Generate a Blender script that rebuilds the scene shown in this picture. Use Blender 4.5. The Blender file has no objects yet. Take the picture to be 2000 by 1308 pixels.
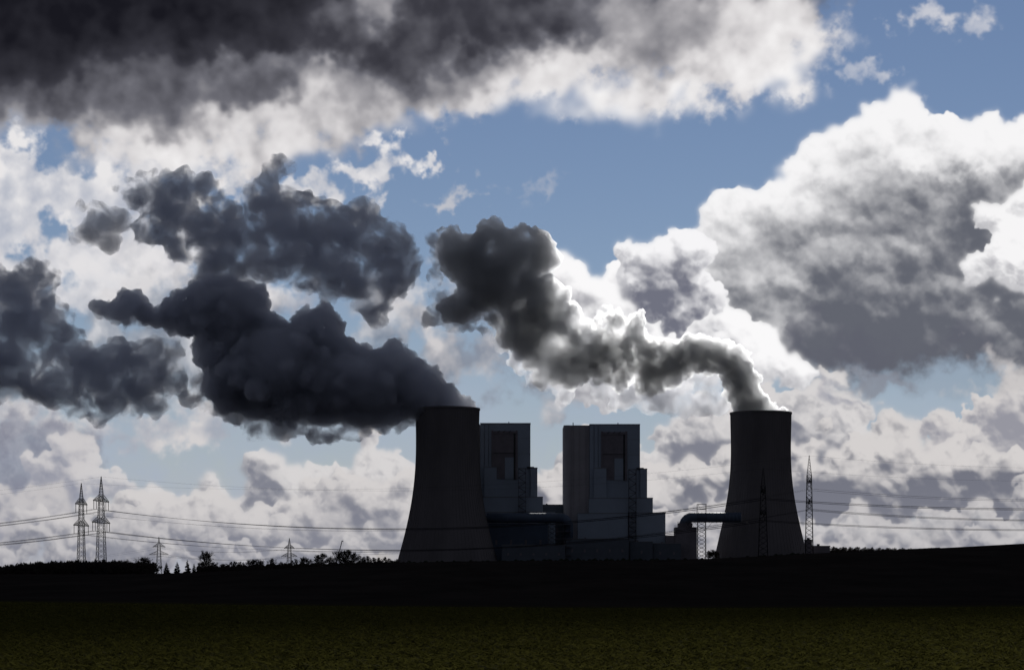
import bpy, bmesh, math, random, time
import numpy as np
from mathutils import Vector, Matrix
T_START = time.time()
scene = bpy.context.scene
COL = scene.collection
R = math.radians
# ------------------------------------------------------------------ camera
EYE = 1.7
HOR = 1120.0                       # row of the true horizon in the 2000 px wide photograph
FPX = 4000.0                       # focal length in pixels of that photograph (72 mm)
cam_data = bpy.data.cameras.new("camera")
cam = bpy.data.objects.new("camera", cam_data)
COL.objects.link(cam)
cam.location = (0, 0, EYE)
cam.rotation_euler = (R(90), 0, 0)
cam_data.sensor_width = 36.0
cam_data.lens = 36.0 * FPX / 2000.0
cam_data.shift_y = (HOR - 654.0) / 2000.0
cam_data.clip_start = 0.5
cam_data.clip_end = 200000.0
scene.camera = cam
# ------------------------------------------------------------------ exposure
scene.view_settings.view_transform = 'Standard'
scene.view_settings.look = 'None'
scene.view_settings.exposure = 0.0
scene.view_settings.gamma = 1.0
scene.view_settings.use_curve_mapping = False
scene.render.engine = 'CYCLES'
scene.cycles.volume_bounces = 10
scene.cycles.max_bounces = 12
scene.cycles.diffuse_bounces = 2
scene.cycles.transparent_max_bounces = 24
scene.cycles.volume_step_rate = 1.0
scene.cycles.volume_max_steps = 160
scene.cycles.use_denoising = True
scene.cycles.adaptive_threshold = 0.02
# ------------------------------------------------------------------ sun
SUN_EL, SUN_AZ = R(28), R(10)      # high in front of the camera, a little to the right, just out of frame
SUN_DIR = Vector((math.sin(SUN_AZ) * math.cos(SUN_EL), math.cos(SUN_AZ) * math.cos(SUN_EL), math.sin(SUN_EL)))
sun_data = bpy.data.lights.new("sun", 'SUN')
sun_data.energy = 2.5
sun_data.angle = R(0.53)
sun_data.color = (1.0, 0.98, 0.95)
sun = bpy.data.objects.new("sun", sun_data)
COL.objects.link(sun)
sun.rotation_euler = SUN_DIR.to_track_quat('Z', 'Y').to_euler()

# ---- cloud field: radiance and cover of the clouds as a function of direction ----
def make_sky(SC=0.7):
    rng=np.random.default_rng(11)
    A0,A1=-0.36,0.36            # azimuth range (radians), mirrored beyond
    T0,T1=-0.03,0.40            # tangent of elevation
    F=4000.0
    W=int((A1-A0)*F*SC); H=int((T1-T0)*F*SC)
    az=np.linspace(A0,A1,W,dtype=np.float32)[None,:]; te=np.linspace(T1,T0,H,dtype=np.float32)[:,None]
    X=(1000+F*np.tan(az)+0*te).astype(np.float32); Y=(1120-F*te/np.cos(az)).astype(np.float32)
    fx=np.fft.rfftfreq(W)[None,:]*SC*1000; fy=np.fft.fftfreq(H)[:,None]*SC*1000   # cycles per 1000 px
    # (one texel = 1/SC px)
    def fbm(scale,beta=1.75,sx=1.0,sy=1.0,seed=0,hi=None):
        """spectral noise, features of about `scale` px, unit deviation"""
        r=np.random.default_rng(seed)
        k=np.sqrt((fx*sx)**2+(fy*sy)**2); k0=1000.0/scale
        amp=1.0/(k0**2+k**2)**(beta/2)
        if hi: amp=amp*np.exp(-(k*hi/1000.0)**2)
        n=np.fft.irfft2(np.fft.rfft2(r.standard_normal((H,W)).astype(np.float32))*amp,s=(H,W))
        n-=n.mean(); n/=n.std(); return n.astype(np.float32)
    def blur(a,px):
        k2=(fx**2+fy**2)/1e6
        return np.fft.irfft2(np.fft.rfft2(a)*np.exp(-2*(math.pi*px)**2*k2),s=(H,W)).astype(np.float32)
    def ss(a,b,x):
        t=np.clip((x-a)/(b-a),0,1); return t*t*(3-2*t)
    iy=np.arange(H,dtype=np.float32)[:,None]; ix=np.arange(W,dtype=np.float32)[None,:]
    def warp(a,dx,dy):
        u=np.clip(ix+dx*SC,0,W-1.001); v=np.clip(iy+dy*SC,0,H-1.001)
        u0=u.astype(np.int32); v0=v.astype(np.int32); fu=u-u0; fv=v-v0
        return (a[v0,u0]*(1-fu)+a[v0,u0+1]*fu)*(1-fv)+(a[v0+1,u0]*(1-fu)+a[v0+1,u0+1]*fu)*fv
    def ell(L,wx=0,wy=0):
        """smooth union of ellipses (cx,cy,rx,ry[,deg]) : signed depth in px"""
        out=np.full((H,W),-1e3,np.float32)
        for e in L:
            cx,cy,rx,ry=e[:4]; a=math.radians(e[4]) if len(e)>4 else 0
            dx=X+wx-cx; dy=Y+wy-cy; c,s=math.cos(a),math.sin(a)
            p=(dx*c+dy*s)/rx; q=(-dx*s+dy*c)/ry
            k1=np.sqrt(p*p+q*q); k2=np.sqrt((p/rx)**2+(q/ry)**2)+1e-6; d=np.minimum(k1*(1-k1)/k2,(1-k1)*min(rx,ry)*1.0) if False else np.where(k1>1,k1*(1-k1)/k2,(1-k1)*min(rx,ry))
            k=18.0; h=np.clip(0.5+0.5*(out-d)/k,0,1)
            out=d*(1-h)+out*h+k*h*(1-h)
        return out
    def soft(L,wx=0,wy=0):
        """sum of soft blobs (cx,cy,rx,ry,value[,deg])"""
        out=np.zeros((H,W),np.float32)
        for e in L:
            cx,cy,rx,ry,v=e[:5]; a=math.radians(e[5]) if len(e)>5 else 0
            dx=X+wx-cx; dy=Y+wy-cy; c,s=math.cos(a),math.sin(a)
            p=(dx*c+dy*s)/rx; q=(-dx*s+dy*c)/ry
            out+=v*np.exp(-(p*p+q*q))
        return out
    def rbf(P,sx=70,sy=40,wx=0,wy=0,back=None):
        """smooth field through scattered values (col,row,value[,scale])"""
        num=np.full((H,W),1e-5,np.float32); den=np.full((H,W),2e-5,np.float32)
        if back is not None: num=num*0+1e-3*back; den=den*0+1e-3
        for e in P:
            k=e[3] if len(e)>3 else 1.0
            w_=np.exp(-((X+wx-e[0])/(sx*k))**2-((Y+wy-e[1])/(sy*k))**2); num+=w_*e[2]; den+=w_
        return num/den
    N1=fbm(160,1.9,seed=1); N2=fbm(160,1.9,seed=2); N3=fbm(50,2.0,seed=3); N4=fbm(50,2.0,seed=4)
    WS=fbm(80,2.15,sx=0.9,seed=5); FN=fbm(24,2.0,seed=6); BG=fbm(260,1.8,seed=7)
    NB=fbm(120,2.3,seed=8); NC=fbm(120,2.3,seed=9)
    xt=lambda px:(math.atan((px-1000)/F)-A0)/(A1-A0)*(W-1)
    def yt(px,py):
        t=(1120-py)/F*math.cos(math.atan((px-1000)/F)); return (T1-t)/(T1-T0)*(H-1)
    def puffs(sd,sizes,amp=1.0,box=None,dens=1.0,seed=0):
        """height of heaped puffs over the region where sd>0"""
        r=np.random.default_rng(seed)
        h=np.where(sd>0,np.sqrt(np.clip(sd,0,None))*6,np.clip(sd,-60,0)).astype(np.float32)
        ys,xs=np.nonzero(sd>-4)
        if len(ys)==0: return h
        for s in sizes:
            R=s*SC; n=int(len(ys)/(R*R)*0.9*dens)
            pick=r.integers(0,len(ys),n)
            o=np.argsort(-h[ys[pick],xs[pick]])
            rad=R*(0.55+0.75*r.random(n)**1.5)
            for j in range(n):
                cy,cx=ys[pick[j]],xs[pick[j]]; q=rad[j]
                if sd[cy,cx]<q/SC*0.45-6 : continue
                y0,y1=max(0,int(cy-q)),min(H,int(cy+q)+2); x0,x1=max(0,int(cx-q)),min(W,int(cx+q)+2)
                d2=(iy[y0:y1]-cy)**2+(ix[:,x0:x1]-cx)**2
                w=np.sqrt(np.clip(q*q-d2,0,None))/SC
                base=max(h[cy,cx],0)-0.35*q/SC
                cand=np.where(w>0,base+w*1.0,-1e3)
                np.maximum(h[y0:y1,x0:x1],cand,out=h[y0:y1,x0:x1])
        return h
    # --- premultiplied accumulation
    RGB=np.zeros((H,W,3),np.float32); AL=np.zeros((H,W),np.float32)
    def over(col,a):
        nonlocal RGB,AL
        a=np.clip(a,0,1)
        RGB=RGB*(1-a[...,None])+col*a[...,None]; AL=AL*(1-a)+a
    def C(r,g,b):  # display value -> linear
        v=np.array([r,g,b],np.float32)/255; return np.where(v<=.04045,v/12.92,((v+.055)/1.055)**2.4).astype(np.float32)
    def mix(c1,c2,t): t=np.clip(t,0,1)[...,None]; return c1*(1-t)+c2*t
    def cumulus(L,core,bright,sizes,warpamp=1.0,edge=5.0,seed=0,rim=26,L3=(0.35,-0.78,0.1),dark=None,soften=1.2,alpha=1.0,wisp=0.0,lit=1.0,relief=1.0,neg=None,base=0.2,lo=-0.15,lvl=None,gain=0.62,fz=0.0,amul=None):
        wx=(N1*26+N3*7)*warpamp; wy=(N2*22+N4*6)*warpamp
        sd=ell(L,wx,wy)
        if neg: sd=np.minimum(sd,-ell(neg,wx,wy))
        sd=sd+N3*4+FN*2
        h=puffs(sd,sizes,seed=seed)
        d3=fbm(18,1.5,seed=seed+50); d4=fbm(18,1.5,seed=seed+51)
        h=warp(h,d3*2.2+N3*4,d4*2.2+N4*4)
        h=h+FN*0.8
        hs=blur(h,soften)
        gl=0
        for bl,wt in ((soften*1.1,.24),(soften*3.2,.40),(soften*9,.66)):
            gy,gx=np.gradient(blur(np.clip(h,-6,None),bl)); gx*=SC*relief; gy*=SC*relief
            gl=gl+wt*(-gx*L3[0]-gy*L3[1])/np.sqrt(0.25+gx*gx+gy*gy)
        gl=np.clip(gl+L3[2],-1,1)
        sb=blur(np.clip(h,0,200),30)
        thick=1-np.exp(-np.clip(sd,0,None)/rim)
        lt=(base+0.42*(1-thick) if lvl is None else lvl+0.25*(1-thick))+gain*gl*lit+0.04*NC+0.03*N3+0.035*WS
        if dark is not None: lt=lt-dark
        lt=ss(lo,1.15,lt)
        col=mix(core,bright,lt)
        e=edge*(1+wisp*np.clip(WS+0.5,0,3))
        a=ss(-1.0,1.0,(hs-1.0+wisp*WS*3)/e)
        m=ss(-1.2,1.6,NC+0.5*WS+fz); m2=ss(-1.0,1.5,NB+fz)
        a=a*(1-m)+blur(a,1.6+soften*.7)*m; a=a*(1-m2*0.6)+blur(a,4.5)*m2*0.6
        if amul is not None: a=a*amul
        over(col,a*alpha)
        return sd,h
    def wispy(L,col,edge,n=0.9,alpha=1.0,colvar=None,big=1.0):
        wx=(N1*22*big+N3*5); wy=(N2*15*big+N4*3.5)
        sd=ell(L,wx,wy); lim=np.exp(np.clip(sd,-200,0)/26)
        sd=sd+(NB*12+WS*8+FN*1.2)*n*lim
        a=ss(-edge*0.9-3,edge*1.9+8,sd)*alpha*(0.92+0.08*NC)
        over(col if colvar is None else colvar(sd),a)
    Wh=C(226,224,226); Wh2=C(212,208,208); Lav=C(128,130,146); Lav2=C(146,148,162); Gr=C(92,95,106); Br=C(248,246,246); Cream=C(202,198,198)
    # pale veil low down
    veil=ss(1150,560,1900-Y*0-0)*0
    over(C(165,176,196)*np.ones((H,W,1),np.float32), ss(560,1010,Y)*(0.60+0.12*BG))
    # --- high bank, upper left (thick stratocumulus seen from below, dark) ---
    wx=N1*34+N3*7; wy=N2*26+N4*6
    up=[(150,30,700,215),(620,70,520,215,-4),(1130,20,430,165,-6),(1480,40,170,135,20),(330,230,190,120),(620,220,190,80,-14),(60,170,300,110),(1400,90,230,105,-8),(1330,170,240,38,-8),(1600,80,70,40,10),(560,-200,1300,300),(240,270,110,60),(430,290,140,45)]
    wx=N1*20+N3*5; wy=N2*15+N4*4
    sd=ell(up,wx,wy); sd=sd+(WS*5+NB*11+FN*.8)*np.exp(np.clip(sd,-200,0)/24)
    P=[(50,40,.02,1.6),(300,50,.05,1.5),(500,60,.12),(650,50,.25),(560,20,.12),(735,22,.85,.6),(690,30,.5,.6),(800,70,.24),(950,40,.20),(1080,50,.27),(870,110,.25),(770,130,.27),(900,60,.2),(1200,30,.7),(1280,60,.64),(1400,40,.86),(1550,60,.92),(100,130,.10),(300,120,.2),(60,210,.30),(180,165,.42,.7),(330,150,.40,.7),(420,150,.52,.7),(480,170,.33,.7),(330,240,.34,.8),(250,215,.44,.7),(540,130,.55,.7),(620,150,.84,.6),(600,200,.84,.7),(440,250,.9,.8),(560,265,.85,.8),(650,235,.78,.8),(700,185,.62,.7),(750,215,.72,.8),(850,180,.62,.7),(900,150,.66,.7),(1000,125,.86,.8),(1100,130,.95,.8),(1250,150,.76,.8),(1300,110,.7,.8),(1400,180,1.0),(1550,140,1.05),(200,285,.88),(60,255,.62,.8),(60,290,.9),(320,305,.95),(900,205,.85),(1000,185,1.0),(1150,170,1.0),(1300,200,1.05),(1620,90,1.0),(300,-140,.06,3),(1100,-150,.25,3),(1800,-170,.3,3),(2400,-100,.3,3),(-400,100,.1,3),(-300,280,.6,2)]
    t=rbf(P,78,44,N1*16+N3*6,N2*12+N4*5)
    t=t+(0.05*NC+0.035*WS+0.012*FN+0.02*NB)*np.clip(0.35+t,0,1)
    t=np.clip(0.5*blur(t,5)+0.5*blur(t,1.5),0,1.15)
    stops=[(0,C(24,24,31)),(0.22,C(60,60,68)),(0.45,C(108,108,116)),(0.7,C(166,164,168)),(0.9,C(218,215,216)),(1.15,C(246,244,244))]
    def ramp(t):
        o=np.zeros(t.shape+(3,),np.float32)
        for c in range(3): o[...,c]=np.interp(t,[s[0] for s in stops],[s[1][c] for s in stops])
        return o
    au=ss(-28,36,sd); mu=ss(-1,1.4,NC); over(ramp(t),au*(1-mu)+blur(au,6)*mu)
    # --- thin white sheets middle left, behind the dark steam ---
    wispy([(80,380,170,95,-8),(60,315,90,28,-5),(150,325,70,20,10),(230,400,90,90),(30,450,90,50),(320,470,110,70),(-60,360,120,90)],None,10,1.1,.96,lambda s:mix(C(186,188,198),C(232,230,231),0.62+0.30*NC+.10*WS))
    wispy([(700,325,100,42,-8),(470,365,60,26,-10),(600,380,90,26),(740,400,48,18,-20)],None,8,1.0,.97,lambda s:mix(C(196,196,202),C(232,230,231),0.6+0.3*NC+.1*WS))
    wispy([(120,520,270,66,-6),(280,560,130,44,-12),(60,600,120,24),(330,540,90,30)],None,16,1.2,.9,lambda s:mix(C(180,180,188),Wh,0.6+0.25*NC+.1*WS))
    wispy([(870,377,50,5,-8),(812,385,36,4),(905,370,26,4)],Wh2,6,.5,.7)
    wispy([(1070,352,26,5,-35)],Wh2,14,.8,.35)
    wispy([(1850,20,55,12,-5),(1790,30,22,8,15),(1930,6,30,9)],Wh,15,1.0,.75)
    wispy([(1720,160,28,16,25),(1700,145,16,10,50)],Wh,16,1.1,.55)
    # region between the plumes
    wispy([(560,590,90,60,-20),(600,640,60,40)],None,18,1.,.9,lambda s:mix(C(170,172,182),Wh,0.5+0.35*NC+.1*WS))
    wispy([(400,650,200,120),(740,640,150,90,-25),(250,700,200,80),(870,560,60,90,10),(830,690,160,60)],None,24,1.3,.75,lambda s:mix(C(118,121,132),C(214,212,214),0.45+0.32*NC+.10*WS))
    wispy([(950,690,220,75,10),(1060,750,150,45,8),(860,720,90,40)],None,22,1.3,.8,lambda s:mix(C(132,135,147),C(206,202,203),0.45+0.30*NC+.10*WS))
    # low veil strips left
    wispy([(230,835,260,34,-3),(60,800,120,40),(390,815,120,24,-4)],None,16,1.1,.92,lambda s:mix(C(165,166,178),C(212,208,208),0.55+0.3*NC+.1*WS))
    # lavender mass far left
    wispy([(40,930,130,130),(110,870,110,60,10),(20,1030,120,80)],None,20,1.1,.9,lambda s:mix(Lav,C(150,152,165),0.5+0.3*N3))
    cumulus([(185,945,55,26),(105,935,40,20),(120,900,30,22)],Lav2,Wh2,[22,12,7],seed=90,edge=7,soften=2.2,alpha=.85,wisp=.6)
    cumulus([(80,1010,75,36),(20,1040,60,30),(130,1040,60,24)],C(135,137,152),Cream,[26,14,8],seed=91,edge=7,soften=2.2,alpha=.85,wisp=.5)
    # --- low cumulus rows, back to front ---
    cumulus([(700,931,45,32),(760,946,60,34),(640,951,70,30),(530,941,70,30),(430,961,70,22),(820,946,60,36),(600,976,160,35)],C(127,129,141),C(214,211,211),[34,20,11,7],seed=12,edge=5,soften=2.6,rim=13,base=.06,gain=.75)
    cumulus([(1640,800,48,28),(1580,850,60,40),(1610,860,90,40),(1340,870,70,42),(1400,840,50,36),(1270,905,60,40),(1450,880,60,50),(1100,900,60,30),(1180,920,120,40)],C(126,128,140),C(214,211,211),[36,22,12,7],seed=13,edge=5.5,soften=2.6,rim=13,base=.06,gain=.75)
    cumulus([(1960,840,80,75),(2040,800,90,70),(1900,900,60,30)],C(150,150,160),C(212,208,207),[30,18,10,6],seed=14,edge=5,soften=1.8,rim=22,wisp=.3)
    cumulus([(310,1004,90,28),(390,1012,55,36),(250,1012,50,22),(480,1020,70,36),(560,1007,60,36),(650,980,55,44),(740,997,80,40),(440,1047,220,36),(820,1007,60,38)],C(124,126,138),C(212,208,207),[34,20,12,7],seed=15,edge=4.5,soften=2.4,rim=11,base=.05,gain=.85)
    cumulus([(1650,905,80,42),(1740,900,80,46),(1820,905,70,44),(1890,930,60,42),(1960,955,60,42),(1570,930,60,52),(2050,940,60,50),(1700,960,300,50),(1350,960,160,60),(1250,970,80,50),(1090,960,70,60)],C(114,116,128),C(212,208,207),[40,24,13,8],seed=16,edge=4.5,soften=2.4,rim=12,base=.05,gain=.85)
    cumulus([(640,1010,50,28),(700,1015,90,36),(780,1000,50,40),(360,1030,130,25),(520,1040,130,28),(180,1050,90,30),(640,1060,220,34),(60,1060,110,28),(300,1080,200,24),(900,1060,200,40)],C(120,122,135),C(212,208,207),[26,16,9],seed=17,edge=7,soften=2.4,rim=14,alpha=.85,wisp=.5,base=.06)
    cumulus([(1330,1020,80,28),(1440,1025,80,34),(1100,1010,60,30),(1640,1030,90,20),(1760,1040,90,22),(1880,1030,100,28),(1980,1020,70,28),(1650,1065,420,34),(1250,1070,200,34),(2100,1060,200,40)],C(112,114,127),C(212,208,207),[26,16,9],seed=18,edge=6,soften=2.2,rim=13,alpha=.85,wisp=.5,base=.06)
    cumulus([(120,1085,110,16),(330,1090,90,14),(520,1082,110,18),(720,1088,120,16),(1250,1085,200,18),(1500,1088,120,16),(1700,1080,120,18),(1930,1075,130,20),(-200,1070,260,30),(2300,1060,260,40),(1000,1090,200,14)],C(122,124,136),C(212,208,207),[16,10],seed=19,edge=7,soften=2.,rim=10,alpha=.8,wisp=.5,base=.06)
    over(C(160,161,172)*np.ones((H,W,1),np.float32), ss(900,1115,Y)*0.26)
    # --- the big bank on the right ---
    big=[(1712,334,150,110,-20),(1872,334,190,90),(2012,324,160,80),(1612,434,170,110,-35),(1492,484,120,100,-30),(1392,514,90,70,-30),(1712,554,300,180),(1962,514,260,230),(1662,684,180,70,-5),(1872,684,220,80),(1512,594,150,100),(2212,484,350,260),(1342,594,90,60)]
    PB=[(1700,215,.95),(1800,240,.95),(1950,235,.95),(1710,290,.62,.6),(1870,285,.85),(1600,310,.92),(1560,370,.8),(1650,380,.45,.8),(1720,350,.5,.7),(1800,345,.36,.7),(1850,390,.13),(1950,385,.16),(1760,420,.15),(1440,410,.85),(1390,470,.85),(1500,490,.5),(1580,450,.52,.8),(1650,535,.2,.8),(1560,500,.42,.7),(1640,478,.42,.6),(1740,482,.34,.5),(1830,478,.38,.5),(1900,500,.1),(1990,560,.1),(1480,590,.3),(1540,545,.6,.5),(1440,545,.68,.6),(1600,600,.15),(1700,610,.07),(1850,640,.02),(1980,640,.10),(1720,690,.0),(1600,660,.08),(1480,650,.28),(2200,280,.7,2),(2200,550,.15,2)]
    lv=rbf(PB,85,46,N1*14+N3*6,N2*10+N4*5)
    cumulus(big,C(98,101,111),C(246,245,246),[60,34,19,11],seed=21,edge=7,soften=3.0,rim=30,relief=.5,wisp=.9,warpamp=.7,lvl=lv*.80-.02+0.03*BG+.02*NB,gain=.34,lo=-.12,fz=.2,amul=1-0.85*ss(690,745,Y+N2*14+NC*8))
    # soft grey skirt under it
    wispy([(1750,685,260,38,3),(1600,680,140,34),(1930,675,160,44)],C(94,96,108),24,1.1,.85)
    wispy([(1740,745,100,16,-4)],C(128,128,138),12,1.,.7)
    cumulus([(1590,752,52,16),(1640,760,30,10)],Lav2,C(222,218,216),[14,8],seed=22,edge=7,soften=2.,alpha=.9,wisp=.6)
    wispy([(1870,770,60,14),(1950,700,60,30),(1990,720,50,40)],Cream,14,1.,.6)
    # bright bulge at right edge
    cumulus([(1990,470,55,50),(1950,490,32,18),(2010,430,30,35)],C(150,150,158),C(246,245,246),[26,15,8],fz=.0,seed=23,edge=5,soften=1.8,rim=40,wisp=.5,dark=-.35+0*X)
    # --- bright heap behind the sunlit plume ---
    cumulus([(1180,612,130,55,8),(1110,582,60,30),(1290,602,110,60),(1390,662,110,60,25),(1480,712,110,34,20),(1230,702,140,70),(1240,562,60,30,-25)],C(150,150,158),C(250,249,250),[40,24,13,7],seed=24,edge=7,soften=2.6,rim=60,dark=-.22+0.1*WS,wisp=1.0,relief=.6)
    cumulus([(1310,520,75,55),(1350,480,40,28),(1280,490,36,30),(1300,580,70,40),(1340,590,40,60)],C(112,114,128),C(246,245,247),[34,18,10],seed=25,edge=5,soften=2.6,rim=22,dark=soft([(1300,570,60,45,.45)])-.15,wisp=.3)
    return RGB,AL,(A0,A1,T0,T1)
# ------------------------------------------------------------------ world: physical sky with the cloud field in it
SKY_STRENGTH = 0.05
def build_world():
    rgb, al, (A0, A1, T0, T1) = make_sky(0.7)
    H, W = al.shape
    img = bpy.data.images.new("cloud_field", W, H, alpha=True, float_buffer=True)
    img.colorspace_settings.name = 'Non-Color'
    img.alpha_mode = 'CHANNEL_PACKED'
    px = np.empty((H, W, 4), np.float32)
    px[..., :3] = rgb[::-1]; px[..., 3] = al[::-1]
    img.pixels.foreach_set(px.ravel())
    img.update(); img.pack()
    w = bpy.data.worlds.new("World")
    scene.world = w
    w.use_nodes = True
    nt = w.node_tree; nt.nodes.clear()
    def N(t, **k):
        n = nt.nodes.new(t)
        for a, b in k.items(): setattr(n, a, b)
        return n
    def L(a, b): nt.links.new(a, b)
    def M(op, a, b=None, c=None):
        n = N('ShaderNodeMath', operation=op)
        for i, v in enumerate((a, b, c)):
            if v is None: continue
            if isinstance(v, (int, float)): n.inputs[i].default_value = v
            else: L(v, n.inputs[i])
        return n.outputs[0]
    def SS(x, a, b):
        n = N('ShaderNodeMapRange', interpolation_type='SMOOTHSTEP')
        L(x, n.inputs[0]); n.inputs[1].default_value = a; n.inputs[2].default_value = b
        return n.outputs[0]
    def MIX(f, a, b):
        n = N('ShaderNodeMix', data_type='RGBA', clamp_factor=True)
        if isinstance(f, (int, float)): n.inputs[0].default_value = f
        else: L(f, n.inputs[0])
        for s, v in ((n.inputs[6], a), (n.inputs[7], b)):
            if isinstance(v, tuple): s.default_value = (*v, 1)
            else: L(v, s)
        return n.outputs[2]
    tc = N('ShaderNodeTexCoord'); sp = N('ShaderNodeSeparateXYZ'); L(tc.outputs['Generated'], sp.inputs[0])
    x, y, z = sp.outputs
    az = M('ARCTAN2', x, y)
    hyp = M('SQRT', M('ADD', M('MULTIPLY', x, x), M('MULTIPLY', y, y)))
    te = M('DIVIDE', z, M('MAXIMUM', hyp, 1e-4))
    u = M('MULTIPLY_ADD', az, 1 / (A1 - A0), -A0 / (A1 - A0))
    u = M('PINGPONG', M('ADD', u, 40.0), 1.0)            # the same weather all round
    v = M('MULTIPLY_ADD', te, 1 / (T1 - T0), -T0 / (T1 - T0))
    v = M('MINIMUM', M('MAXIMUM', v, 0.002), 0.998)
    cv = N('ShaderNodeCombineXYZ'); L(u, cv.inputs[0]); L(v, cv.inputs[1])
    im = N('ShaderNodeTexImage', interpolation='Cubic', extension='EXTEND'); im.image = img
    L(cv.outputs[0], im.inputs[0])
    sky = N('ShaderNodeTexSky', sky_type='NISHITA', sun_disc=False)
    sky.sun_elevation = SUN_EL; sky.sun_rotation = SUN_AZ
    sky.air_density = 1.0; sky.dust_density = 0.0; sky.ozone_density = 3.0; sky.altitude = 80
    tint = N('ShaderNodeMix', data_type='RGBA', blend_type='MULTIPLY'); tint.inputs[0].default_value = 1
    L(sky.outputs[0], tint.inputs[6]); tint.inputs[7].default_value = (*SKY_TINT, 1)
    # cloud colours are radiances; the Background multiplies by the strength
    sc = N('ShaderNodeVectorMath', operation='SCALE'); L(im.outputs[0], sc.inputs[0]); sc.inputs[3].default_value = 1 / SKY_STRENGTH
    inv = M('SUBTRACT', 1.0, im.outputs[1])
    bl = N('ShaderNodeVectorMath', operation='SCALE'); L(tint.outputs[2], bl.inputs[0]); L(inv, bl.inputs[3])
    ad = N('ShaderNodeVectorMath', operation='ADD'); L(sc.outputs[0], ad.inputs[0]); L(bl.outputs[0], ad.inputs[1])
    # the dark cloud deck overhead and behind the camera
    nz = N('ShaderNodeTexNoise'); nz.inputs['Scale'].default_value = 3.0; nz.inputs['Detail'].default_value = 5
    L(tc.outputs['Generated'], nz.inputs['Vector'])
    deck = N('ShaderNodeMix', data_type='RGBA'); L(nz.outputs[0], deck.inputs[0])
    k = 1 / SKY_STRENGTH
    deck.inputs[6].default_value = (.025 * k, .028 * k, .037 * k, 1); deck.inputs[7].default_value = (.085 * k, .093 * k, .118 * k, 1)
    back = SS(M('ABSOLUTE', az), 0.75, 1.6)
    up = SS(te, 0.36, 0.46)
    cover = M('MAXIMUM', back, up)
    fin = MIX(cover, ad.outputs[0], deck.outputs[2])
    # below the horizon: ground colour
    bg = N('ShaderNodeBackground'); L(fin, bg.inputs[0]); bg.inputs[1].default_value = SKY_STRENGTH
    out = N('ShaderNodeOutputWorld'); L(bg.outputs[0], out.inputs[0])
    w.cycles.sampling_method = 'MANUAL'; w.cycles.sample_map_resolution = 1024
SKY_TINT = (1.03, 0.92, 0.97)
build_world()
print("world", round(time.time() - T_START, 1))
# ------------------------------------------------------------------ helpers
def mat(name, col, rough=0.9, var=0.25, scale=0.2, metal=0.0, spec=0.2, bump=0.0, bscale=1.0, stretch=(1, 1, 1)):
    m = bpy.data.materials.new(name); m.use_nodes = True
    nt = m.node_tree; b = nt.nodes['Principled BSDF']
    tc = nt.nodes.new('ShaderNodeTexCoord'); mp = nt.nodes.new('ShaderNodeMapping'); mp.inputs['Scale'].default_value = stretch
    nt.links.new(tc.outputs['Object'], mp.inputs[0])
    nz = nt.nodes.new('ShaderNodeTexNoise'); nz.inputs['Scale'].default_value = scale; nz.inputs['Detail'].default_value = 6; nz.inputs['Roughness'].default_value = .6
    nt.links.new(mp.outputs[0], nz.inputs['Vector'])
    mr = nt.nodes.new('ShaderNodeMapRange'); mr.inputs[1].default_value = .3; mr.inputs[2].default_value = .7
    mr.inputs[3].default_value = 1 - var; mr.inputs[4].default_value = 1 + var
    nt.links.new(nz.outputs[0], mr.inputs[0])
    mx = nt.nodes.new('ShaderNodeVectorMath'); mx.operation = 'SCALE'; mx.inputs[0].default_value = col
    nt.links.new(mr.outputs[0], mx.inputs[3]); nt.links.new(mx.outputs[0], b.inputs['Base Color'])
    b.inputs['Roughness'].default_value = rough; b.inputs['Metallic'].default_value = metal
    b.inputs['Specular IOR Level'].default_value = spec
    if bump:
        n2 = nt.nodes.new('ShaderNodeTexNoise'); n2.inputs['Scale'].default_value = bscale; n2.inputs['Detail'].default_value = 4
        nt.links.new(tc.outputs['Object'], n2.inputs['Vector'])
        bp = nt.nodes.new('ShaderNodeBump'); bp.inputs['Strength'].default_value = 1; bp.inputs['Distance'].default_value = bump
        nt.links.new(n2.outputs[0], bp.inputs['Height']); nt.links.new(bp.outputs[0], b.inputs['Normal'])
    return m

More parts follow.
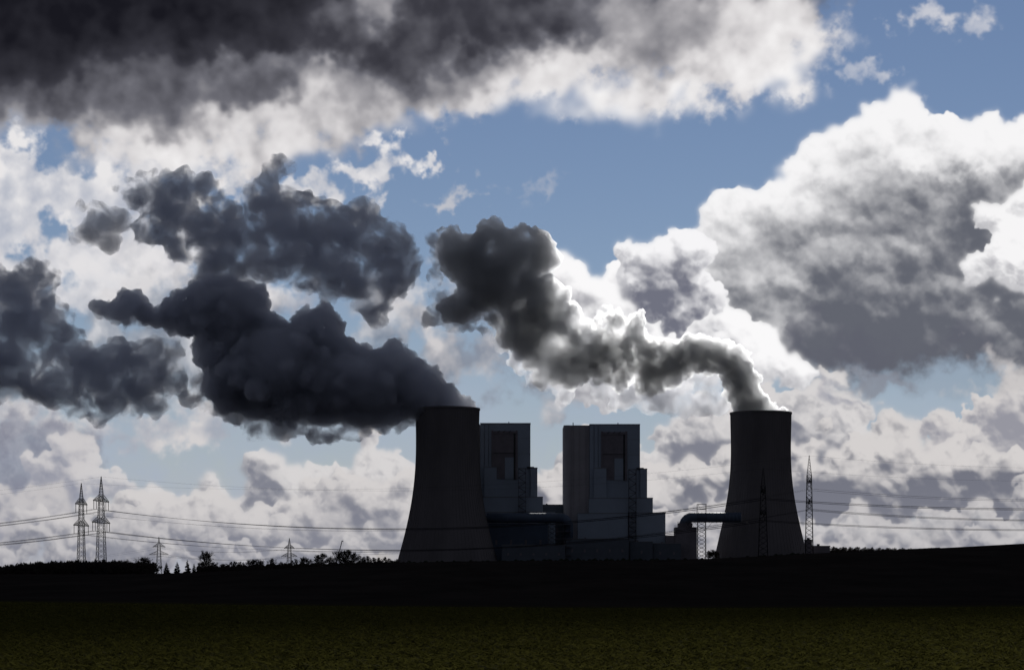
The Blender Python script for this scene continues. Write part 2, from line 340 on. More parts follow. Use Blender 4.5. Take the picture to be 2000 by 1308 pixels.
class MB:
    """collects shapes, builds one mesh object"""
    def __init__(s): s.v = []; s.f = []
    def quad8(s, c8):
        n = len(s.v); s.v += [tuple(c) for c in c8]
        s.f += [(n, n+3, n+2, n+1), (n+4, n+5, n+6, n+7), (n, n+1, n+5, n+4), (n+1, n+2, n+6, n+5), (n+2, n+3, n+7, n+6), (n+3, n, n+4, n+7)]
        return s
    def box(s, x0, x1, y0, y1, z0, z1):
        return s.quad8([(x0, y0, z0), (x1, y0, z0), (x1, y1, z0), (x0, y1, z0), (x0, y0, z1), (x1, y0, z1), (x1, y1, z1), (x0, y1, z1)])
    def bar(s, a, b, r, r2=None, sides=4):
        a = Vector(a); b = Vector(b); d = (b - a)
        if d.length < 1e-6: return s
        d.normalize(); u = d.cross(Vector((0, 0, 1)) if abs(d.z) < .9 else Vector((1, 0, 0))).normalized(); w = d.cross(u)
        r2 = r if r2 is None else r2; n = len(s.v)
        for p, q in ((a, r), (b, r2)):
            for k in range(sides):
                t = 2 * math.pi * k / sides + math.pi / 4
                s.v.append(tuple(p + u * (math.cos(t) * q) + w * (math.sin(t) * q)))
        for k in range(sides):
            j = (k + 1) % sides; s.f.append((n+k, n+j, n+sides+j, n+sides+k))
        s.f.append(tuple(n + k for k in reversed(range(sides)))); s.f.append(tuple(n + sides + k for k in range(sides)))
        return s
    def tube(s, pts, r, sides=6):
        pts = [Vector(p) for p in pts]; n = len(s.v); rr = r if isinstance(r, (list, tuple)) else [r] * len(pts)
        for i, p in enumerate(pts):
            d = (pts[min(i+1, len(pts)-1)] - pts[max(i-1, 0)]).normalized()
            u = d.cross(Vector((0, 1, 0)) if abs(d.y) < .9 else Vector((0, 0, 1))).normalized(); w = d.cross(u)
            for k in range(sides):
                t = 2 * math.pi * k / sides; s.v.append(tuple(p + u * (math.cos(t) * rr[i]) + w * (math.sin(t) * rr[i])))
        for i in range(len(pts) - 1):
            for k in range(sides):
                j = (k + 1) % sides; a = n + i * sides
                s.f.append((a+k, a+j, a+sides+j, a+sides+k))
        s.f.append(tuple(n + k for k in reversed(range(sides)))); m = n + (len(pts) - 1) * sides; s.f.append(tuple(m + k for k in range(sides)))
        return s
    def lathe(s, prof, sides=64, cx=0, cy=0, cap=False):
        n = len(s.v)
        for (r, z) in prof:
            for k in range(sides):
                t = 2 * math.pi * k / sides; s.v.append((cx + r * math.cos(t), cy + r * math.sin(t), z))
        for i in range(len(prof) - 1):
            for k in range(sides):
                j = (k + 1) % sides; a = n + i * sides
                s.f.append((a+k, a+j, a+sides+j, a+sides+k))
        if cap:
            s.f.append(tuple(n + k for k in reversed(range(sides)))); m = n + (len(prof) - 1) * sides; s.f.append(tuple(m + k for k in range(sides)))
        return s
    def build(s, name, m, parent=None, smooth=False):
        me = bpy.data.meshes.new(name); me.from_pydata(s.v, [], s.f); me.validate()
        if smooth: me.polygons.foreach_set('use_smooth', [True] * len(me.polygons))
        return link(name, me, m, parent)
def link(name, me, m, parent=None):
    if m and not me.materials: me.materials.append(m)
    o = bpy.data.objects.new(name, me); COL.objects.link(o)
    if parent: o.parent = parent
    return o
def npmesh(name, V, Fq, m, parent=None, smooth=False):
    me = bpy.data.meshes.new(name); V = np.asarray(V, np.float32); Fq = np.asarray(Fq, np.int32); k = Fq.shape[1]
    me.vertices.add(len(V)); me.vertices.foreach_set('co', V.ravel())
    me.loops.add(Fq.size); me.loops.foreach_set('vertex_index', Fq.ravel())
    me.polygons.add(len(Fq)); me.polygons.foreach_set('loop_start', np.arange(len(Fq), dtype=np.int32) * k)
    if smooth: me.polygons.foreach_set('use_smooth', np.ones(len(Fq), bool))
    me.update(calc_edges=True)
    return link(name, me, m, parent)
def tag(o, label=None, cat=None, group=None, kind=None):
    if label: o['label'] = label
    if cat: o['category'] = cat
    if group: o['group'] = group
    if kind: o['kind'] = kind
    return o
def thing(name, label, cat, loc=(0, 0, 0), rz=0, group=None):
    o = bpy.data.objects.new(name, None); COL.objects.link(o); o.location = loc; o.rotation_euler = (0, 0, rz)
    o.empty_display_size = 1
    return tag(o, label, cat, group)
def copy_tree(o, parent=None):
    c = o.copy(); COL.objects.link(c)
    if parent: c.parent = parent
    for ch in list(o.children): copy_tree(ch, c)
    return c
def at(px, py, Y): return Vector(((px - 1000) * Y / FPX, Y, EYE + (HOR - py) * Y / FPX))
def wx(px, Y): return (px - 1000) * Y / FPX
def wz(py, Y): return EYE + (HOR - py) * Y / FPX

# ------------------------------------------------------------------ terrain
RIDGE = [(-3000, 1118), (-400, 1119), (0, 1121), (300, 1121), (440, 1117), (560, 1110), (700, 1104), (780, 1098), (1000, 1095), (1345, 1094), (1430, 1089), (1500, 1085), (1620, 1078), (1760, 1074), (1880, 1068), (2000, 1060), (2300, 1046), (3000, 1030), (5000, 1025)]
def sst(a, b, x):
    t = np.clip((x - a) / (b - a), 0, 1); return t * t * (3 - 2 * t)
_kx = np.array([k[0] for k in RIDGE], float); _kz = np.array([EYE + (HOR - k[1]) * 1400 / FPX for k in RIDGE])
def gz(x, y):
    x = np.asarray(x, float); y = np.asarray(y, float)
    p = 1000 + x * FPX / 1400
    rz = sum(np.interp(p + d, _kx, _kz) for d in (-120, -60, 0, 60, 120)) / 5
    near = 0.25 * np.sin(x * .05 + 1) * np.sin(y * .04) * np.clip(y / 100, 0, 1) + 0.0012 * np.abs(x) * 0
    dip = -5.5 * sst(110, 420, y) * (1 - sst(600, 1350, y))
    z = near * (1 - sst(200, 800, y)) + dip + rz * sst(560, 1400, y)
    z = z - 2.5 * sst(1450, 1750, y) * sst(0, 3, rz) * (1 - sst(1150, 1700, p)) 
    z = z * (1 - sst(3400, 6000, y)) - 0 * y
    z = z + 0.35 * np.sin(x * .013 + 2) * np.sin(y * .007) * sst(200, 700, y)
    return z
def build_ground():
    ys = np.concatenate([np.linspace(-60, 30, 8), np.geomspace(32, 60000, 330)])
    us = np.linspace(-1, 1, 281); us = np.sign(us) * np.abs(us) ** 1.6
    U, Yg = np.meshgrid(us, ys); Xg = U * (220 + np.abs(Yg) * 1.1)
    Z = gz(Xg, Yg)
    h, w = Z.shape; idx = np.arange(h * w).reshape(h, w)
    q = np.stack([idx[:-1, :-1], idx[:-1, 1:], idx[1:, 1:], idx[1:, :-1]], -1).reshape(-1, 4)
    m = bpy.data.materials.new("field_soil"); m.use_nodes = True
    nt = m.node_tree; b = nt.nodes['Principled BSDF']
    def N(t): return nt.nodes.new(t)
    geo = N('ShaderNodeNewGeometry'); sp = N('ShaderNodeSeparateXYZ'); nt.links.new(geo.outputs['Position'], sp.inputs[0])
    def noise(sc, det=6, st=(1, 1, 1)):
        mp = N('ShaderNodeMapping'); mp.inputs['Scale'].default_value = st; nt.links.new(geo.outputs['Position'], mp.inputs[0])
        n = N('ShaderNodeTexNoise'); n.inputs['Scale'].default_value = sc; n.inputs['Detail'].default_value = det; n.inputs['Roughness'].default_value = .65
        nt.links.new(mp.outputs[0], n.inputs['Vector']); return n.outputs[0]
    fine = noise(2.2, 8); mid = noise(.03, 5, (1, .35, 1)); big = noise(.006, 3, (1, .4, 1))
    def ramp(src, pts):
        r = N('ShaderNodeValToRGB'); nt.links.new(src, r.inputs[0]); e = r.color_ramp.elements
        e[0].position = pts[0][0]; e[0].color = (*pts[0][1], 1); e[1].position = pts[-1][0]; e[1].color = (*pts[-1][1], 1)
        for p, c in pts[1:-1]:
            k = e.new(p); k.color = (*c, 1)
        return r.outputs[0]
    crop = ramp(fine, [(.32, (.038, .035, .010)), (.5, (.058, .054, .014)), (.68, (.082, .077, .020))])
    soil = ramp(mid, [(.3, (.022, .019, .018)), (.7, (.040, .034, .031))])
    # winter crop in front, ploughed land beyond a wavering field edge
    mr = N('ShaderNodeMapRange'); mr.interpolation_type = 'SMOOTHSTEP'; mr.inputs[1].default_value = 96; mr.inputs[2].default_value = 118
    ad = N('ShaderNodeMath'); ad.operation = 'MULTIPLY_ADD'; nt.links.new(big, ad.inputs[0]); ad.inputs[1].default_value = -30; nt.links.new(sp.outputs[1], ad.inputs[2])
    nt.links.new(ad.outputs[0], mr.inputs[0])
    mx = N('ShaderNodeMix'); mx.data_type = 'RGBA'; nt.links.new(mr.outputs[0], mx.inputs[0]); nt.links.new(crop, mx.inputs[6]); nt.links.new(soil, mx.inputs[7])
    nt.links.new(mx.outputs[2], b.inputs['Base Color']); b.inputs['Roughness'].default_value = 1; b.inputs['Specular IOR Level'].default_value = 0.0
    bp = N('ShaderNodeBump'); bp.inputs['Strength'].default_value = 1; bp.inputs['Distance'].default_value = .12
    nt.links.new(fine, bp.inputs['Height']); nt.links.new(bp.outputs[0], b.inputs['Normal'])
    o = npmesh("ground", np.stack([Xg, Yg, Z], -1).reshape(-1, 3), q, m, smooth=True)
    tag(o, kind='structure')
build_ground()

# green crop standing in the nearest field
def build_crop():
    r = np.random.default_rng(3); n = 170000
    d = 31 + (112 - 31) * r.random(n) ** 1.5
    x = (r.random(n) * 2 - 1) * (d * .28 + 1.5); y = d
    row = 0.16; x = np.round(x / row) * row + r.normal(0, .025, n)
    z = gz(x, y); h = (.025 + .05 * r.random(n)) * (1 + d / 160); a = r.random(n) * 6.283
    wdt = (.010 + .012 * r.random(n)) * (1 + d / 40); lean = r.normal(0, .05, n); lean2 = r.normal(0, .05, n)
    c, s = np.cos(a) * wdt, np.sin(a) * wdt
    V = np.stack([np.stack([x - c, y - s, z - .01], -1), np.stack([x + c, y + s, z - .01], -1), np.stack([x + lean + c * .5, y + lean2 + s * .5, z + h * .75], -1), np.stack([x + lean * 2.2, y + lean2 * 2.2, z + h], -1)], 1).reshape(-1, 3)
    i = np.arange(n) * 4; F = np.stack([i, i + 1, i + 2, i + 3], -1)
    m = mat("crop_leaf", (.086, .082, .020), rough=.9, var=.4, scale=2.0, spec=.02)
    nt = m.node_tree; tl = nt.nodes.new('ShaderNodeBsdfTranslucent'); mx = nt.nodes.new('ShaderNodeMixShader'); mx.inputs[0].default_value = .5
    pb = nt.nodes['Principled BSDF']; nt.links.new(pb.inputs['Base Color'].links[0].from_socket, tl.inputs[0])
    nt.links.new(pb.outputs[0], mx.inputs[1]); nt.links.new(tl.outputs[0], mx.inputs[2]); nt.links.new(mx.outputs[0], nt.nodes['Material Output'].inputs[0])
    o = npmesh("grass", V, F, m); tag(o, "short green winter crop growing in the nearest field", "crop", kind='stuff')
build_crop()
print("ground", round(time.time() - T_START, 1))

# ------------------------------------------------------------------ cooling towers
M_CONC = mat("tower_concrete", (.18, .165, .17), rough=.95, var=.22, scale=.03, stretch=(1, 1, .25), bump=.3, bscale=.08)
M_CONC2 = mat("tower_rim_concrete", (.17, .16, .16), rough=.95, var=.2, scale=.05)
M_DARK = mat("dark_steel", (.06, .06, .065), rough=.7, var=.3, scale=.3)
def cooling_tower(prof_px, cx, Y, rows, label):
    s = Y / FPX; zb = wz(rows[-1], Y) - 10
    t = thing("cooling_tower", label, "cooling tower", (wx(cx, Y), Y, zb))
    prof = [(r * s, wz(p, Y) - zb) for r, p in zip(prof_px, rows)][::-1]
    # smooth profile
    zs = np.array([p[1] for p in prof]); rs = np.array([p[0] for p in prof]); zz = np.linspace(zs[0], zs[-1], 60)
    co = np.polyfit(zs, rs, 4); rr = np.polyval(co, zz)
    outer = list(zip(rr, zz)); inner = [(r - 1.2, z) for r, z in reversed(outer)]
    top = zz[-1]
    MB().lathe(outer + [(rr[-1] - 1.2, top)] + inner[1:], 128).build("shell", M_CONC, t, smooth=True)
    MB().lathe([(rr[-1] + .03, top - 2.2), (rr[-1] + .9, top - 1.8), (rr[-1] + .9, top + .3), (rr[-1] - 1.3, top + .3), (rr[-1] - 1.3, top - .4)], 128).build("rim", M_CONC2, t)
    # meridian ribs: thin fins up the shell
    rib = MB()
    for k in range(72):
        a = 2 * math.pi * k / 72; pts = [((r + .12) * math.cos(a), (r + .12) * math.sin(a)) for r in rr]
        for i in range(0, 59, 3):
            j = min(i + 3, 59); rib.bar((*pts[i], zz[i]), (*pts[j], zz[j]), .22)
    tag(rib.build("rib", M_CONC2, t), kind='stuff')
    # slanting legs that carry the shell over the air inlet
    rb = rr[0]
    for k in range(40):
        a = 2 * math.pi * k / 40; b = a + math.pi / 40
        MB().bar((rb * 1.03 * math.cos(a), rb * 1.03 * math.sin(a), -9), (rb * .995 * math.cos(b), rb * .995 * math.sin(b), .4), .6, .5).build("leg", M_CONC2, t)
    return t, zb, rr, zz
TY1, TY2 = 2316.0, 2440.0
tw1 = cooling_tower([62.3, 61.6, 61.2, 62.0, 65.3, 71.5, 80.5, 97.0, 100.5], 874, TY1, [798, 830, 870, 905, 945, 988, 1032, 1094, 1106],
    "left cooling tower, darker and brownish, with black smoke-like steam blowing left from its rim")
tw2 = cooling_tower([59.2, 58.2, 57.8, 58.8, 63, 69.5, 77.5, 86.5, 90.5], 1486, TY2, [806, 838, 872, 910, 957, 1000, 1036, 1070, 1096],
    "right cooling tower, grey concrete, with a bright white-edged steam plume leaving its rim")

# ------------------------------------------------------------------ boiler houses
M_CLAD = mat("blue_grey_cladding", (.36, .42, .50), rough=.65, var=.08, scale=.05, spec=.3)
M_CLAD2 = mat("side_lit_cladding", (.42, .395, .41), rough=.75, var=.10, scale=.05)  # lighter, browner cladding; side light and flare veil put into its colour
M_REC = mat("dark_recess_cladding", (.23, .21, .23), rough=.8, var=.18, scale=.08)
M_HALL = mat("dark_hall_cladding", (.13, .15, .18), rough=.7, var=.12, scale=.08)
M_SEAM = mat("cladding_seam_strip", (.37, .345, .36), rough=.8, var=.1, scale=.2)
M_ROOF = mat("roof_sheet", (.25, .25, .26), rough=.6, var=.1, scale=.1)
M_BLUE = mat("blue_duct_paint", (.09, .125, .185), rough=.5, var=.15, scale=.1, spec=.4)
M_GALV = mat("galvanised_steel", (.16, .16, .17), rough=.6, var=.2, scale=.5, metal=.3)
def boiler_house(x_l, Y, rise, label):
    """x_l: column of the left front corner; rise: rows to shift; sizes from the right-hand house"""
    s = Y / FPX
    def X(px): return (px - 1101) * s
    def Z(py): return (1098 - py) * s
    t = thing("boiler_house", label, "boiler house", (wx(x_l, Y), Y, wz(1098 + rise, Y)))
    D = 60.0
    # front face is stepped: x0,x1,(front y offset),rows
    MB().box(X(1152), X(1250), 0, D, Z(1098), Z(829)).build("main_block", M_CLAD, t)
    MB().box(X(1101), X(1151.6), 6, D - 4, Z(1098), Z(830.5)).build("side_block", M_CLAD2, t)
    MB().lathe([(X(1109) - X(1101), Z(1098)), (X(1109) - X(1101), Z(829.6))], 24, X(1109), 8, cap=True).build("stair_tower", M_CLAD2, t, smooth=False)
    for (a, b, top, y0, nm) in ((1250.3, 1263.5, 916, -4, "stepped_block"), (1236, 1274, 973, -9, "stepped_block"), (1226, 1298, 1002, -14, "stepped_block"), (1160, 1184, 914.5, -5, "front_block"), (1150, 1236, 973.5, -10, "front_block"), (1128, 1225, 1003, -15, "front_block")):
        MB().box(X(a), X(b), y0, D - 6 + y0, Z(1098), Z(top)).build(nm, M_CLAD, t)
        MB().box(X(a) - .3, X(b) + .3, y0 - .3, y0 + D * .3, Z(top) + .003, Z(top) + .7).build("parapet", M_ROOF, t)
    MB().box(X(1243), X(1257), -3, 8, Z(916), Z(913.2)).build("roof_unit", M_DARK, t)
    MB().box(X(1152) - .3, X(1250) + .3, -.4, D + .4, Z(829) + .003, Z(829) + .8).build("parapet", M_ROOF, t)
    MB().box(X(1101) + 1.5, X(1151), 5.6, D - 4, Z(830.5) + .003, Z(830.5) + .6).build("parapet", M_ROOF, t)
    # tall recess with its frame and inner panels
    fr = MB()
    fr.box(X(1174), X(1177.5), -1.2, -.01, Z(913), Z(842)); fr.box(X(1221), X(1225), -1.2, -.01, Z(938), Z(842)); fr.box(X(1174), X(1225), -1.6, -1.21, Z(848), Z(843.5))
    fr.build("recess_frame", M_REC, t)
    MB().box(X(1177.6), X(1200), -.5, -.02, Z(937), Z(848.2)).build("recess_panel", M_REC, t)
    MB().box(X(1200.1), X(1217), -.8, -.02, Z(937), Z(895)).build("light_panel", M_CLAD, t)
    MB().box(X(1200.1), X(1217), -.5, -.02, Z(894.8), Z(848.2)).build("recess_panel", M_REC, t)
    MB().box(X(1217.1), X(1220.9), -.45, -.02, Z(938), Z(848.2)).build("recess_panel", M_DARK, t)
    MB().bar((X(1178), -1.5, Z(886.5)), (X(1221), -1.5, Z(886.5)), .35).build("platform", M_DARK, t)
    for k in range(3): MB().bar((X(1186 + 11 * k), -1.6, Z(847)), (X(1190 + 11 * k), -2.2, Z(842.6)), .35).build("hoist_beam", M_DARK, t)
    # open steel stair shaft with platforms
    sh = bpy.data.objects.new("stair_shaft", None); COL.objects.link(sh); sh.parent = t
    x0, x1, yf = X(1226.5), X(1240.5), -19.5
    m = MB()
    for xx in (x0, x1):
        for yy in (yf, yf + 5): m.bar((xx, yy, Z(1098)), (xx, yy, Z(918)), .28)
    m.build("post", M_DARK, sh)
    n = 20
    for k in range(n):
        z = Z(1092) + (Z(918) - Z(1092)) * k / (n - 1)
        MB().box(x0 - .6, x1 + .6, yf - .8, yf + 5, z, z + .35).build("landing", M_REC, sh)
        if k < n - 1:
            dz = (Z(918) - Z(1092)) / (n - 1)
            a, b = (x0, x1) if k % 2 else (x1, x0)
            MB().bar((a, yf + 1, z + .3), (b, yf + 1, z + dz), .4).build("stair_flight", M_DARK, sh)
    # horizontal cladding joints, downpipes and small roof fittings
    for py in (858, 888, 918, 948): MB().box(X(1227), X(1250) - .1, -.16, -.02, Z(py), Z(py) + .25).build("cladding_joint", M_REC, t)
    for px in (1160, 1168): MB().box(X(px), X(px) + .3, -.5, -.02, Z(912), Z(831)).build("downpipe", M_DARK, t)
    for px in (1120, 1132, 1144): MB().box(X(px), X(px) + .3, 5.5, 5.98, Z(1000), Z(832)).build("cladding_seam", M_SEAM, t)
    for px, h in ((1119, 3.2), (1207, 3.0), (1186, 1.6), (1236, 1.4)):
        q = MB(); q.box(X(px), X(px) + 1.0, 10, 11, Z(829) - .6, Z(829) + h); q.build("roof_vent", M_DARK, t)
    return t
bh2 = boiler_house(1101, 2400.0, 0, "right boiler house, whole tall stepped block standing between the two cooling towers")
bh1 = boiler_house(887, 2385.0, -2, "left boiler house, its left side hidden behind the left cooling tower")

# link building between the boiler houses and the low halls in front of them
def hall(name, label, cat, x0, x1, top, Y, depth, m, base=1104, extras=True):
    t = thing(name, label, cat, (wx(x0, Y), Y, wz(base, Y)))
    w = wx(x1, Y) - wx(x0, Y); h = (base - top) * Y / FPX
    MB().box(0, w, 0, depth, 0, h).build("wall", m, t)
    MB().box(-.4, w + .4, -.4, depth + .4, h + .003, h + .6).build("roof", M_ROOF, t)
    if extras:
        k = max(1, int(w / 14))
        for i in range(k):
            x = (i + .5) * w / k
            MB().box(x - 1.2, x + 1.2, -.12, -.01, h * .5, h * .62).build("window", M_REC, t)
        MB().box(w * .3, w * .3 + 2, depth * .3, depth * .3 + 2, h + .6, h + 2.0).build("roof_vent", M_GALV, t)
    return t
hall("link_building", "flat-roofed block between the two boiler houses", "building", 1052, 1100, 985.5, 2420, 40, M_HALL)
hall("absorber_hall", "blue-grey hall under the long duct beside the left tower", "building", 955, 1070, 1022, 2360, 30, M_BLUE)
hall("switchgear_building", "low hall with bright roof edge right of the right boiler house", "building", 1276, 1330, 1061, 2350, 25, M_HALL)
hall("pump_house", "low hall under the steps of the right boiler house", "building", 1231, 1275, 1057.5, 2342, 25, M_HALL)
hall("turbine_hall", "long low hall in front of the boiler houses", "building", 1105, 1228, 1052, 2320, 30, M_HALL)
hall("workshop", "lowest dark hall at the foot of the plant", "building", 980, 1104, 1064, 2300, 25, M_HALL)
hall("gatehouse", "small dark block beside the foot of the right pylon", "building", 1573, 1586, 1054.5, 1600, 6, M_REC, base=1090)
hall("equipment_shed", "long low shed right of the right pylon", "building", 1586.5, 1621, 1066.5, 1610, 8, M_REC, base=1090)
hall("electrical_house", "narrow block between the halls and the duct pier", "building", 1300, 1322, 1046, 2380, 20, M_REC, extras=False)

# ------------------------------------------------------------------ lattice helper
def lattice(mb, w0, w1, z0, z1, n, rleg, rbr, cx=0, cy=0):
    c = [(-1, -1), (1, -1), (1, 1), (-1, 1)]
    def P(k, i):
        t = i / n; w = (w0 * (1 - t) + w1 * t) / 2; return (cx + c[k % 4][0] * w, cy + c[k % 4][1] * w, z0 + (z1 - z0) * t)
    for k in range(4):
        mb.bar(P(k, 0), P(k, n), rleg, rleg * .8)
        for i in range(n):
            mb.bar(P(k, i), P(k + 1, i + 1), rbr); mb.bar(P(k + 1, i), P(k, i + 1), rbr)
    for k in range(4): mb.bar(P(k, n), P(k + 1, n), rbr)

# ------------------------------------------------------------------ flue gas ducts into the towers
def duct(label, Y, x_t, x_b, row, dia, side, y_drop, pier):
    """horizontal duct from the tower (x_t) to its bend (x_b), then down"""
    s = Y / FPX; r = dia * s / 2
    t = thing("flue_gas_duct", label, "duct", (wx(x_b, Y), Y, wz(row, Y)))
    L = (x_t - x_b) * s; sg = 1 if L > 0 else -1; L = abs(L)
    R0 = r * 1.7; pts = [(sg * L, 6, 0), (sg * L * .5, 0, 0)] if False else [(sg * L, 0, 0), (sg * L * .5, 0, 0)]
    for k in range(13):
        a = math.pi / 2 * k / 12; pts.append((sg * (R0 - R0 * math.sin(a)), 0, -R0 + R0 * math.cos(a)))
    pts.append((0, 0, -R0 - y_drop))
    MB().tube(pts, r, 24).build("pipe", M_BLUE, t, smooth=True)
    n = int((L - R0) / 4.2)
    for k in range(n):
        x = sg * (R0 + (L - R0) * (k + .5) / n)
        MB().tube([(x - .22, 0, 0), (x + .22, 0, 0)], r + .45, 24).build("flange", M_BLUE, t)
    for k in (2, 5, 8, 11):
        a = math.pi / 2 * k / 12; p = Vector((sg * (R0 - R0 * math.sin(a)), 0, -R0 + R0 * math.cos(a))); d = Vector((-sg * math.cos(a), 0, -math.sin(a)))
        MB().tube([p - d * .2, p + d * .2], r + .4, 24).build("flange", M_BLUE, t)
    m = MB(); m.bar((sg * R0, -r * .5, r + 1.1), (sg * L, -r * .5, r + 1.1), .08)
    for k in range(n + 1): m.bar((sg * (R0 + (L - R0) * k / n), -r * .5, r * .8), (sg * (R0 + (L - R0) * k / n), -r * .5, r + 1.1), .07)
    m.build("handrail", M_GALV, t)
    return t, r
DY2 = 2385.0
duct("blue duct bending up out of the filter block and into the right tower", DY2, 1447, 1336, 1010, 19.5, 1, 12, None)
duct("long blue duct from the left tower bending down before the right boiler house", 2330.0, 950, 1110, 1011, 19, -1, 16, None)
# filter block the right duct comes out of
s2 = DY2 / FPX
fb = thing("filter_block", "dark stepped block with platforms below the right duct's bend", "building", (wx(1318, DY2), DY2, wz(1104, DY2)))
w = 44 * s2
MB().box(0, w * .95, -8, 16, 0, (1104 - 1029) * s2).build("wall", M_REC, fb)
MB().box(4, 20, -6, 12, 75 * s2, 83 * s2).build("upper_wall", M_REC, fb)
for (a, b, z) in ((-2.5, 6, 69), (-1.5, 10, 77), (2, 24, 84), (-3, 1, 64)):
    p = MB(); p.box(a, b, -9.5, -8.1, z * s2, z * s2 + .3)
    for q in range(int((b - a) / 1.6) + 1): p.bar((a + q * 1.6, -9.4, z * s2), (a + q * 1.6, -9.4, z * s2 + 1.3), .07)
    p.bar((a, -9.4, z * s2 + 1.3), (b, -9.4, z * s2 + 1.3), .07)
    p.build("platform", M_GALV, fb)
# bent pier of steelwork under the duct
pr = thing("duct_tower", "open steel lattice tower carrying the right duct, with a frame on top", "steel tower", (wx(1370, DY2), DY2 - 2, wz(1104, DY2)))
m = MB(); lattice(m, 9.6, 9.2, 0, (1104 - 1019) * s2, 11, .34, .2); m.build("mast", M_DARK, pr)
m = MB(); H0, H1 = (1104 - 1001) * s2, (1104 - 984.5) * s2
for xx in (-5.0, 5.0):
    for yy in (-6, 6): m.bar((xx, yy, (1104 - 1019) * s2), (xx, yy, H1), .3)
for z in (H0 + 4, H1, H0 - 6):
    for yy in (-6, 6): m.bar((-5, yy, z), (5, yy, z), .28)
    for xx in (-5, 5): m.bar((xx, -6, z), (xx, 6, z), .28)
m.bar((-5, -6, H1), (-1, -6, H0 + 3), .22); m.bar((-9, -6, H1 - .2), (9.2, -6, H1 - .2), .12) if False else None
m.build("top_frame", M_DARK, pr)
m = MB(); z = (1104 - 1018.5) * s2
m.box(-19, 12, -7.5, -6.2, z, z + .4); m.bar((12, -7, z), (5, -5, z - 9), .22); m.bar((-19, -7, z + 1.4), (12, -7, z + 1.4), .08)
for q in range(20): m.bar((-19 + 1.6 * q, -7, z), (-19 + 1.6 * q, -7, z + 1.4), .07)
m.build("walkway", M_GALV, pr)
m = MB()
for a, b in (((-19, z), (-14, z - 7)), ((-14, z), (-19, z - 7)), ((-14, z), (-9, z - 7)), ((-9, z), (-14, z - 7)), ((-9, z), (-5, z - 6)), ((-19, z - 7), (-5, z - 7))): m.bar((a[0], -6.8, a[1]), (b[0], -6.8, b[1]), .22)
m.build("truss", M_DARK, pr)
# matching steel frame in front of the left duct bend
lf = thing("duct_support", "steel frame and platforms under the left duct's bend", "steel tower", (wx(1090, 2325), 2322, wz(1104, 2325)))
sf = 2325 / FPX
m = MB(); lattice(m, 8, 8, 0, 84 * sf, 10, .3, .2, -7, 0); lattice(m, 7, 7, 0, 76 * sf, 9, .3, .2, 10, 4); m.build("mast", M_DARK, lf)
for z in (20, 36, 52, 66, 80): MB().box(-12, 15, -4.5, 5, z * sf, z * sf + .35).build("platform", M_REC, lf)
print("plant", round(time.time() - T_START, 1))

# ------------------------------------------------------------------ pylons
M_PYL = mat("pylon_steel", (.030, .030, .033), rough=.95, var=.2, scale=.5, spec=.03)
M_INS = mat("insulator_glass", (.03, .025, .025), rough=.3, var=.2, scale=.5)
M_WIRE = mat("conductor", (.03, .03, .033), rough=.9, var=.05, scale=.5, spec=.05)
def pylon(name, label, px, rows, Y, yaw, arms, widths, group=None, ins=6.0, k=1.0, tilt=0):
    """rows: tip, body top, base; arms: (row, half length, insulator offsets)"""
    s = Y / FPX; zb = float(gz(wx(px, Y), Y)) - .5
    Z = lambda r: wz(r, Y) - zb
    t = thing(name, label, "pylon", (wx(px, Y), Y, zb), yaw, group)
    t.rotation_euler.y = tilt
    tip, bt, base = rows; w0, w1, w2 = widths          # base, body top, spike base
    H = Z(bt)
    m = MB(); lattice(m, w0, w1, 0, H, max(6, int(H / (w0 * .55))), .24 * k, .12 * k); m.build("mast", M_PYL, t)
    m = MB(); lattice(m, w1 * .95, .25, H, Z(tip), 7, .16 * k, .09 * k); m.build("peak", M_PYL, t)
    att = []
    for (row, half, offs) in arms:
        z = Z(row); ww = w0 + (w1 - w0) * z / H; up = 4.3 * k if k < 1.5 else 5.5
        for sg in (1, -1):
            m = MB()
            for e in (-1, 1):
                m.bar((sg * ww / 2, e * ww / 2, z), (sg * half, e * .3, z), .27 * k); m.bar((sg * ww / 2, e * ww / 2, z + up), (sg * half, e * .3, z + .2), .19 * k)
                q = 5
                for i in range(1, q):
                    f = i / q; x = sg * (ww / 2 + (half - ww / 2) * f); y = e * (ww / 2 * (1 - f) + .3 * f); f2 = (i - 1) / q; x2 = sg * (ww / 2 + (half - ww / 2) * f2); y2 = e * (ww / 2 * (1 - f2) + .3 * f2)
                    m.bar((x, y, z), (x, y, z + up * (1 - f)), .10 * k); m.bar((x2, y2, z), (x, y, z + up * (1 - f)), .10 * k)
            m.bar((sg * half, -.3, z), (sg * half, .3, z), .15 * k)
            m.build("crossarm", M_PYL, t)
        for o in offs:
            if ins > 0:
                q = MB(); q.tube([(o, 0, z - .1), (o, 0, z - ins)], .2 * k, 6)
                for i in range(8): q.tube([(o, 0, z - .8 - i * (ins - 1.2) / 8), (o, 0, z - .95 - i * (ins - 1.2) / 8)], .26 * k, 8)
                q.build("insulator", M_INS, t)
            att.append(Vector((o, 0, z - max(ins, .3))))
    top = Vector((0, 0, Z(tip) - .2))
    mw = Matrix.Translation(t.location) @ t.rotation_euler.to_matrix().to_4x4()
    return t, [mw @ a for a in att], mw @ top
DEG = R(1)
yawL = R(84)
L2, A2, E2 = pylon("lattice_pylon", "taller pylon of the left pair, eight insulators hanging from two crossarms", 197.6, (930, 968, 1120), 1450, yawL, [(978.5, 17.5, (-17, -11, 11, 17)), (1020.5, 20, (-19.5, -13.5, 13.5, 19.5))], (6.6, 2.9, 2.9))
